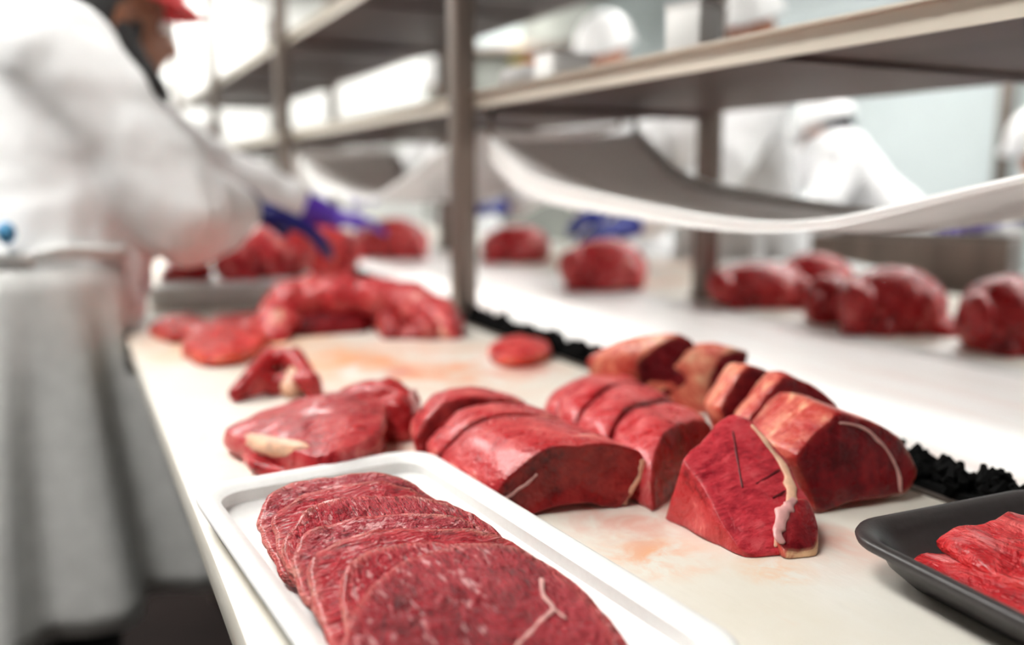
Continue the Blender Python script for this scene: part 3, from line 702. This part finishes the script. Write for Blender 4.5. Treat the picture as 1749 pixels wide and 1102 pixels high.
# ------------------------------------------------------------------ right rump, three slices
rf = D['rump_face']
GR = 'slices of the right rump'
E1 = piece('rump_piece', 'front rump piece with large dark cut face beside the black tray', rf, shift(rf, (.006, .066, 0), .97, 1.03), M['rump'], seed=41, dome=.002, floor=.9005, amp=.0015)
seam('fat_seam', D['rump_seam'], [.0010, .0013, .0016, .0018], M['vein'], E1, .4, n=(-.15, -1, .25), seed=5, lift=.0018)
e2a = [p+Vector((.012*(p.z-.9)/.07, .006*(p.z-.9)/.07, 0)) for p in shift(rf, (.012, .076, 0), .93, 1.13)]
e2b = shift(e2a, (.004, .026, 0), .96, .98)
piece('rump_slice', 'middle rump slice standing behind the dark cut face', e2a, e2b, M['rump'], seed=42, floor=.9005, amp=.0018)
e3a = [p+Vector((.004*(p.z-.9)/.07, .012*(p.z-.9)/.07, 0)) for p in shift(rf, (.018, .112, 0), .88, 1.14)]
e3b = shift(e3a, (.004, .034, 0), .92, .95)
piece('rump_slice', 'rear rump slice with orange fat edge, nearest the belt', e3a, e3b, M['fatty'], seed=43, floor=.9005, amp=.002)

# ------------------------------------------------------------------ fatty pieces behind the middle loin
def down(P): return [Vector((p[0], p[1], p[2] if p[2] > .935 else .9005+(p[2]-.90)*.2)) for p in P]
f1 = down(D['fatty_face'])
piece('fatty_piece', 'fat-covered beef chunk with dark round cut face near the belt', f1, shift(f1, (-.052, .050, 0), 1.1, .98), M['fatty'], seed=51, floor=.9005, amp=.004, belly=.16, freq=30, dent=.004)
f2 = down(D['fatty_face2'])
piece('fatty_piece', 'pale fatty beef chunk behind the middle loin', f2, shift(f2, (-.040, .048, 0), .85, .9), M['fatty'], seed=52, floor=.9005, amp=.004, belly=.10, freq=30)

# ------------------------------------------------------------------ folded steak at the left and pieces behind it
lo_ = [Vector(p) for p in D['fold_lower']]; up_ = [Vector(p) for p in D['fold_upper']]
for p in up_: p.z += -.010+.020*min(1, max(0, (p.x-.115)/.12))
fold = thing('folded_steak', 'folded steak with pale fat edge lying left of the loins', 'meat', (.18, .76, .9))
loft('lower_flap', lo_, [p-Vector((0, 0, .0112)) for p in lo_], M['pink'], fold, dome=.002, amp=.002, freq=40, seed=61, floor=.9005, sides=4)
loft('upper_flap', up_, [p-Vector((0, 0, .020)) for p in up_], M['pink'], fold, dome=.010, amp=.0030, freq=35, seed=62, floor=.9055, sides=4)
b = MB(); fp = [Vector(p)+Vector((-.0035, -.003, -.010+.0035*k)) for k, p in enumerate(D['fold_fat'])]
b.chain(catm(fp, 12), [.0045, .006, .0075, .0085, .009, .009, .0088, .0086, .0085, .008, .0075, .006, .004])
blob('fat_edge', b, .0018, M['fat'], fold, 3, .0012, 50, 4)
b = MB(); b.chain([(.232, .86, .915), (.250, .835, .925), (.272, .82, .932), (.284, .80, .930)], [.018, .022, .020, .015]); b.chain([(.262, .80, .915), (.272, .785, .925), (.270, .775, .910)], [.020, .017, .014]); b.chain([(.235, .83, .91), (.26, .79, .91)], [.02, .022])
g2 = tag(blob('beef_chunk', b, .003, M['dark'], None, 2, .0035, 45, 8, .3, flat=.9005), 'dark beef chunk with white membrane between folded steak and left loin', 'meat')
seam('membrane', [(.2870, .790, .945), (.2885, .783, .932), (.2860, .772, .915)], .0036, M['membrane'], g2, .5, n=(-.1, -1, .1))
s = D['strip']
b = MB(); b.chain(s[:4], [.010, .012, .014, .012]); b.chain([s[3], s[4]], [.013, .009]); b.chain([s[1], s[5], s[4]], [.012, .012, .008]); b.chain([s[0], s[5]], [.009, .010])
for q in (s[2], s[3], s[4], s[5]): b.chain([q, (q[0], q[1], .908)], [.011, .011])
tag(blob('trimming', b, .003, M['dark'], None, 2, .002, 40, 8, flat=.9005), 'crumpled strip of red beef trimming behind the folded steak', 'meat')
b = MB(); b.chain([(.213, .99, .912), (.222, 1.0, .922), (.232, 1.005, .908)], [.012, .013, .010])
tag(blob('fat_trimming', b, .003, M['fat'], None, 2, .002, 40, 5, flat=.9005), 'small cream lump of fat beside the crumpled red trimming', 'meat')
cp = D['curl_path']
b = MB(); b.chain([(c[0], c[1], c[2]-.004) for c in cp], [.026, .032, .034, .033, .033, .034, .031, .024])
b.chain([(c[0]+.02, c[1]+.04, max(.92, c[2]-.035)) for c in cp], [.02, .028, .034, .036, .036, .034, .028, .02])
for k in range(5): c = cp[k+1]; b.ball((c[0]+.012, c[1]-.012, c[2]-.002+.007*(k % 2)), (.030, .022, .020), 12, Matrix.Rotation(.9*k, 3, 'Y'))
tag(blob('curled_joint', b, .004, M['pink'], None, 2, .0065, 26, 4, .5, flat=.9005), 'large curled beef joint arching over the board left of the big post', 'meat')
ci = D['curl_in']
b = MB(); b.chain(ci[:2], [.032, .034])
tag(blob('beef_chunk', b, .004, M['rump'], None, 3, .003, 24, 5, .3, flat=.9005, cap=1.0), 'dark beef chunk in the hollow under the curled joint', 'meat')
b = MB(); b.chain(ci[2:4], [.026, .018]); b.chain(ci[4:6], [.030, .026]); b.chain([ci[3], ci[5]], [.014, .018])
tag(blob('beef_chunk', b, .004, M['loin'], None, 3, .005, 26, 6, .4, flat=.9005, cap=.75), 'ragged dark red chunk at the right end of the curled joint', 'meat')
for nm, lab, th in (('slice_far_a', 'thin orange-edged beef slice at the table corner by the worker', .0115), ('slice_far_b', 'flat beef slice lying left of the curled joint', .0175)):
    P = [Vector(p) for p in D[nm]]
    tag(loft('beef_slice', P, [p-Vector((0, 0, th)) for p in P], M['bright'], dome=.006, amp=.006, freq=22, seed=len(nm)+th*900, floor=.9005, sides=3), lab, 'meat', None)
P = [Vector(p) for p in D['scrap']]
tag(loft('beef_scrap', P, [p-Vector((0, 0, .014)) for p in P], M['bright'], dome=.010, amp=.003, freq=30, seed=77, floor=.9005, sides=3), 'small bright red beef scrap beside the black bristles', 'meat')

# ------------------------------------------------------------------ black tray with strips of beef
bt = tray('black_tray', 'black foam tray at lower right holding red beef slices', Vector((.507, .232, .9)), radians(-4), .195, .29, .032, .030, .008, M['black_foam'], .005, 10, .035)
G = 'red beef slices in the black tray'
def sheet_slice(pts, th, label, seed):
    P = [Vector(p) for p in pts]
    o = loft('beef_slice', P, [p-Vector((0, 0, th)) for p in P], M['strip'], dome=.005, amp=.0050, freq=42, seed=seed, sides=3, floor=.9055, n=90)
    return tag(o, label, 'meat', G)
sheet_slice([(.452, .345, .912), (.475, .352, .916), (.500, .335, .919), (.512, .30, .919), (.51, .25, .916), (.49, .20, .914), (.46, .20, .911), (.447, .25, .910), (.446, .30, .910)], .006, 'lowest flat beef slice in the black tray, nearest its left wall', 1)
sheet_slice([(.480, .350, .926), (.497, .340, .930), (.535, .335, .934), (.565, .32, .930), (.57, .26, .926), (.56, .18, .924), (.50, .18, .922), (.478, .24, .922), (.470, .30, .922)], .009, 'upper beef slice heaped in the black tray with a pointed corner', 2)
sheet_slice([(.488, .30, .931), (.53, .305, .939), (.56, .29, .936), (.55, .23, .934), (.50, .21, .930), (.48, .25, .929)], .007, 'topmost crumpled beef slice in the black tray', 3)

# ------------------------------------------------------------------ far joints
tb = MB(); tb.box((.305, 1.89, .9205), (.30, .26, .040), radians(-15), .006)
tag(sharp(tb.obj('cutting_block', M['white_pl'])), 'thick white cutting block under the beef pile in front of the left worker', 'block')
lump('beef_chunk', 'K1', M['dark'], 'dark red chunk at the left side of the white block under the sleeve', 81)
lump('beef_chunk', 'K2', M['pink'], 'pink beef chunk in the middle of the white block', 82)
lump('beef_chunk', 'K3', M['pink'], 'tall beef chunk at the right of the white block under the blue glove', 83)
lump('beef_chunk', 'K4', M['dark'], 'dark beef chunk on the board right of the white block', 84)
lump('beef_joint', 'Lb', M['dark'], 'brownish beef joint on the belt left of the big post', 86)
lump('beef_joint', 'fa', M['pink'], 'pale beef joint on the far table just right of the big post', 87)
lump('beef_joint', 'fb', M['pink'], 'beef joint on the far table under the blue glove', 88)
lump('beef_joint', 'fc', M['dark'], 'beef joint on the far table right of the far post', 89)
lump('beef_joint', 'fc2', M['pink'], 'rear beef joint half hidden in the row on the far table', 90)
lump('beef_joint', 'fd', M['dark'], 'small beef joint touching the largest joint on the far table', 91)
lump('beef_joint', 'fd2', M['dark'], 'largest smooth red beef joint on the far table', 92)
lump('beef_joint', 'fe', M['dark'], 'beef joint on the far table at the right edge of the picture', 93)

# ------------------------------------------------------------------ things on the shelf, far equipment
def carton(name, label, c, d, rz, mat, mark=None, cat='box'):
    t = thing(name, label, cat, c, rz)
    b = MB(); b.box((c[0], c[1], c[2]+d[2]/2), d, rz, .003); sharp(b.obj('carton_body', mat, t))
    b = MB(); b.box((c[0], c[1], c[2]+d[2]+.002), (d[0]*1.03, d[1]*1.03, .004), rz); b.obj('carton_lid', mat, t)
    return t
SZ = 1.2938
carton('small_carton', 'white carton on the lower shelf right of the big post', (.685, 1.19, SZ), (.07, .06, .034), 0, M['white_pl'])
b = MB(); b.ball((.70, 1.33, SZ+.016), (.05, .045, .022)); b.ball((.72, 1.30, SZ+.018), (.03, .03, .02))
tag(blob('plastic_bag', b, .005, M['sheet'], None, 2, .004, 30, 2, .5, flat=SZ), 'crumpled white plastic bag on the lower shelf beside the big post', 'bag')
carton('small_carton', 'narrow white carton on the lower shelf near the far post', (.69, .885, SZ), (.05, .05, .055), .3, M['white_pl'])
cb = carton('small_carton', 'white carton with a red round mark far along the lower shelf', (.72, 5.15, SZ), (.14, .15, .15), 0, M['white_pl'])
b = MB(); b.tube([(.70, 5.070, SZ+.07), (.70, 5.073, SZ+.07)], .022, 16); b.obj('red_mark', M['red'], cb)
mc = thing('wall_machine', 'grey green machine cabinet at the back of the hall', 'machine', (3.75, 7.6, 0))
b = MB(); b.box((3.75, 7.6, 1.45), (1.5, .8, 2.9), radians(-20), .02); b.obj('cabinet', M['machine'], mc)
b = MB(); b.box((3.45, 7.25, 2.45), (.5, .06, .4), radians(-20)); b.obj('panel_door', M['wall'], mc)
b = MB(); b.tube([(3.1, 7.2, 1.9), (3.1, 7.2, 3.0)], .06); b.tube([(3.1, 7.2, 2.2), (4.4, 6.75, 2.3)], .05); b.obj('pipe_run', M['steel'], mc, True)
b = MB(); b.box((3.62, 7.10, 2.22), (.12, .03, .18), radians(-20)); b.obj('yellow_label', M['yellow'], mc)
b = MB(); b.box((3.74, 7.07, 2.2), (.10, .03, .14), radians(-20)); b.obj('orange_label', M['orange'], mc)
st = thing('steel_tub', 'brown-grey stainless tub standing behind the joints at the right', 'tub', (1.98, 1.60, 0))
b = MB()
c0 = Vector((1.98, 1.58, 0)); rz = radians(-62)
for dx, dy, sx, sy in ((0, .15, .46, .012), (0, -.15, .46, .012), (.224, 0, .012, .3), (-.224, 0, .012, .3)):
    q = Matrix.Rotation(rz, 3, 'Z') @ Vector((dx, dy, 0)); b.box((c0.x+q.x, c0.y+q.y, .87), (sx, sy, .26), rz)
b.box((c0.x, c0.y, .75), (.45, .3, .012), rz); b.obj('tub_body', M['steel'], st)
for dx, dy in ((.2, .13), (-.2, .13), (.2, -.13), (-.2, -.13)):
    q = Matrix.Rotation(rz, 3, 'Z') @ Vector((dx, dy, 0)); b = MB(); b.box((c0.x+q.x, c0.y+q.y, .372), (.03, .03, .745), rz); b.obj('leg', M['steel'], st)
wb = MB(); wb.box((1.50, 1.50, .925), (.30, .26, .049), radians(-20), .006)
tag(sharp(wb.obj('white_crate', M['white_pl'])), 'low white crate on the far table behind the joints', 'crate')

# ------------------------------------------------------------------ people
def hand_mb(b, wrist, tip_dir, palm_n, s=1.0, curl=.5, thumb=1, fat=1.0):
    """palm, four unequal curled fingers and a thumb from the side of the palm; palm_n points out of the palm"""
    w = Vector(wrist); f = Vector(tip_dir).normalized(); n = Vector(palm_n); n = (n-f*n.dot(f)).normalized(); l = f.cross(n)*thumb
    for a in (-.026, -.009, .009, .026):
        b.chain([w, w+f*.045*s+l*a*s*.9, w+f*.088*s+l*a*s*1.15], [.017*s*fat, .016*s*fat, .0115*s*fat], 10)
    for a, L in zip((.029, .010, -.010, -.028), (.078, .086, .080, .062)):
        p = w+f*.088*s+l*a*s*1.15; d = f+l*a*3; d.normalize(); q = [p]
        for k, seg in enumerate((.44, .32, .24)):
            ang = curl*(.5+.55*k); dd = (d*cos(ang)+n*sin(ang)).normalized(); q.append(q[-1]+dd*L*seg*s)
        b.chain(q, [.0100*s*fat, .0093*s*fat, .0085*s*fat, .0072*s*fat], 10)
    p = w+f*.030*s+l*.030*s; d = (f*.75+l*.65+n*.25).normalized(); e = (f*.9+l*.25+n*.5).normalized()
    b.chain([w+f*.015*s+l*.015*s, p, p+d*.036*s, p+d*.036*s+e*.030*s], [.015*s*fat, .0135*s*fat, .011*s*fat, .0085*s*fat], 10)
def elbow_ik(s, h, l1, l2, pole):
    s, h = Vector(s), Vector(h); d = h-s; L = min(d.length, (l1+l2)*.998); u = d.normalized()
    a = (l1*l1-l2*l2+L*L)/(2*L); r = math.sqrt(max(0, l1*l1-a*a)); p = Vector(pole); p = (p-u*p.dot(u)).normalized()
    return s+u*a+p*r
def person(label, pelvis, head, shR, shL, wrR, wrL, gaze, skin, glove=None, elR=None, elL=None, tipR=None, tipL=None, coatmat=None, hem=.45, sleeve=1.0, voxel=.013, gloves=(1, 1), gcol=(None, None), flare=0, cuff=.82, gs=1.10, gf=1.45, press=None, belly=None):
    pelvis, head, shR, shL = Vector(pelvis), Vector(head), Vector(shR), Vector(shL)
    side = (shR-shL).normalized(); gz = Vector(gaze).normalized()
    chest = (shR+shL)/2; fwd = Vector((0, 0, 1)).cross(side); fwd.z = 0; fwd.normalize()
    wr = {}; el = {}; tp = {}
    for k, s, h, e, t in (('R', shR, wrR, elR, tipR), ('L', shL, wrL, elL, tipL)):
        h = Vector(h); mx = .53
        if (h-s).length > mx and e is None: h = s+(h-s).normalized()*mx
        wr[k] = h; el[k] = Vector(e) if e else elbow_ik(s, h, .29, .26, side*(1 if k == 'R' else -1)*.5+Vector((0, 0, -1)))
        tp[k] = Vector(t) if t else (h-el[k]).normalized()
    b = MB()
    sd = side*.07
    for q in (-1, 1):
        b.chain([pelvis+sd*q, pelvis.lerp(chest, .45)+sd*q*.9, pelvis.lerp(chest, .85)+sd*q*1.1], [.105, .095, .105])
    nk = chest.lerp(head, .25)+Vector((0, 0, .01))
    b.chain([shR, chest+fwd*.01, shL], [.058, .075, .058]); b.chain([chest, nk, head-gz*.02+Vector((0, 0, -.05))], [.07, .056, .052])
    Rh = gz.to_track_quat('Y', 'Z').to_matrix()
    b.ball(head+Rh @ Vector((0, -.012, .02)), (.076, .094, .092), 18, Rh)
    b.ball(head+Rh @ Vector((0, .028, -.045)), (.056, .064, .064), 16, Rh)
    b.chain([head+Rh @ Vector((0, .082, .012)), head+Rh @ Vector((0, .104, -.020))], [.010, .015], 10)
    b.chain([head+Rh @ Vector((-.02, .080, -.058)), head+Rh @ Vector((.02, .080, -.058))], [.012, .012], 10)
    for q in (-1, 1): b.ball(head+Rh @ Vector((q*.078, -.008, -.005)), (.012, .020, .032), 10, Rh)
    for k, s in (('R', shR), ('L', shL)):
        b.chain([s, el[k], wr[k]], [.052, .040, .028])
        nrm = Vector((0, 0, -1)); hand_mb(b, wr[k], tp[k], nrm, .86*(gs if k == 'R' or press is None else gs*.78), .45, 1 if k == 'R' else -1)
    ft = {}
    for q in (-1, 1):
        hip = pelvis+sd*q*1.2+Vector((0, 0, -.05)); kn = Vector((hip.x, hip.y, .49))+fwd*.03; an = Vector((hip.x, hip.y, .085))-fwd*.01
        ft[q] = (hip, kn, an)
        b.chain([hip, kn, an], [.088, .058, .042]); b.chain([an+Vector((0, 0, -.045)), an+fwd*.15+Vector((0, 0, -.055))], [.038, .030])
    root = blob('person', b, voxel, skin, None, 3, origin=(pelvis.x, pelvis.y, 0))
    tag(root, label, 'person')
    # eyes and mouth
    for q in (-1, 1):
        e = MB(); e.ball(head+Rh @ Vector((q*.030, .073, .014)), .011, 12); e.obj('eye', M['eye'], root, True)
    # coat
    cm = coatmat or M['cloth']
    c = MB(); low = pelvis+Vector((0, 0, .02))
    for q in (-1, 1):
        c.chain([low+sd*q, pelvis.lerp(chest, .45)+sd*q, pelvis.lerp(chest, .88)+sd*q*1.1], [.138, .130, .138])
    c.chain([shR, chest, shL], [.082, .10, .082]); c.chain([chest, nk], [.09, .072])
    for k, s in (('R', shR), ('L', shL)):
        c.chain([s, s.lerp(el[k], .5), el[k], el[k].lerp(wr[k], .4), el[k].lerp(wr[k], cuff)], [v*sleeve for v in (.084, .078, .074, .066, .054)])
    if belly: c.chain([pelvis.lerp(chest, .35), belly[0], Vector(belly[0])+Vector((0, -.03, -.06))], [.12, belly[1], belly[1]*.8])
    vs, fs = remesh(c, voxel, 4, .010, 9, len(label), .5)
    if press is not None:
        for v in vs:
            if v.z < .906 and v.x > press: v.x = press
    mesh('coat', vs, fs, cm, root)
    # skirt of the coat, with folds
    vs, fs = [], []; n, m = 96, 16
    ax = Vector((0, 0, 1)); z1 = pelvis.z+.06
    for s_ in (0, 1):
        for i in range(m+1):
            t = i/m; z = z1+(hem-z1)*t
            for k in range(n):
                a = 2*pi*k/n; wob = (.010+.028*t)*(sin(a*9+1.5*sin(3*a)+len(label))+.5*sin(a*17+2))*min(1, t*2.5)
                rx = .215+.075*t+wob; ry = .150+(.085+(flare if sin(a) > 0 else 0))*t+wob
                p = pelvis+side*(cos(a)*(rx-s_*.006))+fwd*(sin(a)*(ry-s_*.006)); 
                if press is not None and .84 < z < .93: p.x = min(p.x, press-.004*s_)
                vs.append((p.x, p.y, z+.012*sin(3*a)*t))
    q = lambda s_, i, k: s_*(m+1)*n+i*n+k % n
    for i in range(m):
        for k in range(n):
            fs.append((q(0, i, k), q(0, i, k+1), q(0, i+1, k+1), q(0, i+1, k))); fs.append((q(1, i, k), q(1, i+1, k), q(1, i+1, k+1), q(1, i, k+1)))
    for i in (0, m):
        for k in range(n): fs.append((q(0, i, k), q(1, i, k), q(1, i, k+1), q(0, i, k+1)))
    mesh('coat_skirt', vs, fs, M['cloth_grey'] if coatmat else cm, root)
    c = MB()
    for q_ in (-1, 1):
        h, kn, an = ft[q_]; c.chain([h, kn, an+Vector((0, 0, .02))], [.10, .074, .066])
    blob('trousers', c, voxel, M['trouser'], root, 2)
    for q_ in (-1, 1):
        an = ft[q_][2]; c = MB(); c.chain([an+Vector((0, 0, .07)), an+Vector((0, 0, -.03)), an+fwd*.155+Vector((0, 0, -.042))], [.060, .052, .042]); blob('boot', c, .008, M['trouser'], root, 2, flat=.001)
    for j, k in enumerate(('R', 'L')):
        g = gcol[j] or glove
        if g:
            c = MB(); hand_mb(c, wr[k], tp[k], (0, 0, -1), gs if k == 'R' or press is None else gs*.78, .5, 1 if k == 'R' else -1, gf)
            u = (el[k]-wr[k]).normalized(); q4 = 1 if press is not None else .8; c.chain([wr[k]+u*.09*q4, wr[k]+u*.03, wr[k]], [.050*q4, .044*q4, .038*q4], 14)
            blob('rubber_glove', c, .0045, g, root, 2)
    return root, Rh, wr, el, chest
def helmet(root, head, Rh, mat):
    head = Vector(head); vs, fs = [], []; n, m = 36, 10
    for s_, dr in ((0, 0), (1, .006)):
        for i in range(m+1):
            t = i/m*pi*.52
            for k in range(n):
                a = 2*pi*k/n
                p = Vector((sin(t)*cos(a)*(.108-dr), sin(t)*sin(a)*(.128-dr)-.008, cos(t)*(.118-dr)+.028))
                if i == m and s_ == 0: p.x *= 1.06; p.y = p.y*1.06+(.03 if sin(a) > .3 else 0)
                vs.append(head+Rh @ p)
    q = lambda s_, i, k: s_*(m+1)*n+i*n+k % n
    for s_ in (0, 1):
        for i in range(m):
            for k in range(n): fs.append((q(s_, i, k), q(s_, i, k+1), q(s_, i+1, k+1), q(s_, i+1, k)))
    for k in range(n): fs.append((q(0, m, k), q(0, m, k+1), q(1, m, k+1), q(1, m, k)))
    mesh('helmet', vs, fs, mat, root)
def back_net(root, head, Rh, mat, nm='hair_net'):
    head = Vector(head); b = MB()
    b.ball(head+Rh @ Vector((0, -.030, -.002)), (.088, .092, .100), 16, Rh); b.ball(head+Rh @ Vector((0, -.050, -.07)), (.074, .062, .06), 14, Rh)
    blob(nm, b, .008, mat, root, 2, .002, 60)

# front left worker
hd = (.104, 1.80, 1.425)
fwd_gaze = Vector((.86, .10, -.22))
root, Rh, wr, el, ch = person('person in a white coat and red cap leaning over the near table', (-.060, 1.66, .955), hd, (.004, 1.63, 1.338), (-.02, 1.98, 1.36), (.300, 1.735, 1.092), (.60, 2.24, 1.045), fwd_gaze, M['skin_d'], M['blue'],
    elR=(.176, 1.535, 1.085), elL=(.30, 2.20, 1.15), tipR=(.93, -.10, -.30), tipL=(.95, -.1, -.05), coatmat=M['cloth'], hem=.47, sleeve=1.14, gcol=(M['blue'], M['purple']), flare=.06, cuff=.62, gs=1.12, gf=1.3, press=.064, belly=((.045, 1.62, 1.0), .085))
H = Vector(hd)
# red cap with brim
b = MB(); b.ball(H+Rh @ Vector((0, .012, .098)), (.086, .100, .050), 20, Rh); blob('cap', b, .008, M['red'], root, 3)
vs, fs = [], []; n = 20
for s_ in (0, 1):
    for j in (0, 1, 2):
        for k in range(n+1):
            a = pi*k/n; r = 1
            p = Vector((cos(a)*.090*(1+.02*j), sin(a)*(.100+.022*j)+.0, (.074-.008*j)-.010*(j*.5)*abs(cos(a))-s_*.006)); vs.append(H+Rh @ p)
q = lambda s_, j, k: s_*3*(n+1)+j*(n+1)+k
for s_ in (0, 1):
    for j in (0, 1):
        for k in range(n): fs.append((q(s_, j, k), q(s_, j, k+1), q(s_, j+1, k+1), q(s_, j+1, k)))
for k in range(n): fs.append((q(0, 2, k), q(0, 2, k+1), q(1, 2, k+1), q(1, 2, k))); fs.append((q(0, 0, k), q(1, 0, k), q(1, 0, k+1), q(0, 0, k+1)))
for j in (0, 1):
    for k in (0, n): fs.append((q(0, j, k), q(0, j+1, k), q(1, j+1, k), q(1, j, k)))
mesh('cap_brim', vs, fs, M['red'], root)
back_net(root, hd, Rh, M['hair'], 'hair')
b = MB()
for q_ in (-1, 1): b.chain([H+Rh @ Vector((q_*.074, .0, -.02)), H+Rh @ Vector((q_*.066, .025, -.07)), H+Rh @ Vector((q_*.03, .070, -.105)), H+Rh @ Vector((0, .080, -.110))], [.018, .030, .034, .034], 12)
blob('beard', b, .006, M['hair'], root, 2, .003, 70)
# waist tie with a pale blue clip
W = Vector((-.060, 1.66, 1.035)); sdv = Vector((.13, -.99, 0)); fw2 = Vector((0, 0, 1)).cross((Vector((.004, 1.63, 0))-Vector((-.02, 1.98, 0))).normalized())
sd2 = (Vector((.004, 1.63, 0))-Vector((-.02, 1.98, 0))).normalized()
b = MB(); b.tube([W+sd2*(cos(a*pi/18)*.205)+fw2*(sin(a*pi/18)*.155)+Vector((0, 0, .006*sin(a))) for a in range(37)], .007, 8, 1.6); b.obj('waist_tie', M['cloth_grey'], root, True)
b = MB(); b.ball(W+sd2*.205-fw2*.035+Vector((0, 0, .035)), (.013, .013, .017), 12); b.obj('waist_clip', M['clip'], root, True)

# far workers
r2, R2, *_ = person('far worker with a white helmet standing tall between the shelves and the pale wall', (1.93, 2.20, .98), (1.875, 2.155, 1.60), (1.76, 2.32, 1.37), (1.84, 2.02, 1.38), (1.36, 2.15, 1.04), (1.205, 1.80, 1.03), (-.85, -.35, -.3), M['skin_l'], M['blue_far'], elL=(1.56, 1.92, 1.12), tipR=(-1, 0, -.3), tipL=(-.9, -.15, -.12), gs=.72, gf=1.7)
helmet(r2, (1.875, 2.155, 1.60), R2, M['helmet'])
h4 = (2.806, 2.722, 1.335)
r4, R4, *_ = person('far worker with a white helmet and dark hair net bending away at the right', (3.0, 2.55, .95), h4, (2.88, 2.92, 1.24), (2.72, 2.52, 1.24), (2.5, 3.05, 1.0), (2.36, 2.65, 1.0), (-.42, .80, -.38), M['skin_l'], M['blue_far'])
helmet(r4, h4, R4, M['helmet']); back_net(r4, h4, R4, M['net'])
h5 = (3.10, 1.99, 1.255)
r5, R5, *_ = person('worker with a white helmet and bare brown face at the right edge of the picture', (3.37, 1.72, .93), h5, (3.21, 2.02, 1.13), (3.13, 1.59, 1.13), (2.72, 1.98, 1.0), (2.44, 1.72, .995), (-.9, .05, -.35), M['skin_l'], M['purple'])
helmet(r5, h5, R5, M['helmet'])
h1 = (1.86, 2.92, 1.615)
r1, R1, *_ = person('far worker whose round white helmet shows above the lower shelf right of the big post', (1.95, 2.93, .98), h1, (1.73, 3.05, 1.40), (1.76, 2.68, 1.40), (1.30, 2.95, 1.05), (1.27, 2.60, 1.05), (-.8, -.45, -.35), M['skin_l'], M['blue_far'], elL=(1.52, 2.66, 1.16), elR=(1.52, 3.08, 1.16), tipR=(-1, -.2, -.2), tipL=(-.9, -.5, .1), gs=.72, gf=1.7)
helmet(r1, h1, R1, M['helmet'])
h6 = (1.85, 4.45, 1.66)
r6, R6, *_ = person('farthest worker in white beyond the rack, mostly hidden left of the big post', (1.98, 4.5, .98), h6, (1.84, 4.62, 1.40), (1.86, 4.26, 1.40), (1.42, 4.42, 1.03), (1.36, 4.1, 1.04), (-.8, -.35, -.4), M['skin_l'], M['purple'], tipR=(-1, -.2, -.2), tipL=(-.95, -.3, -.1))
helmet(r6, h6, R6, M['helmet'])
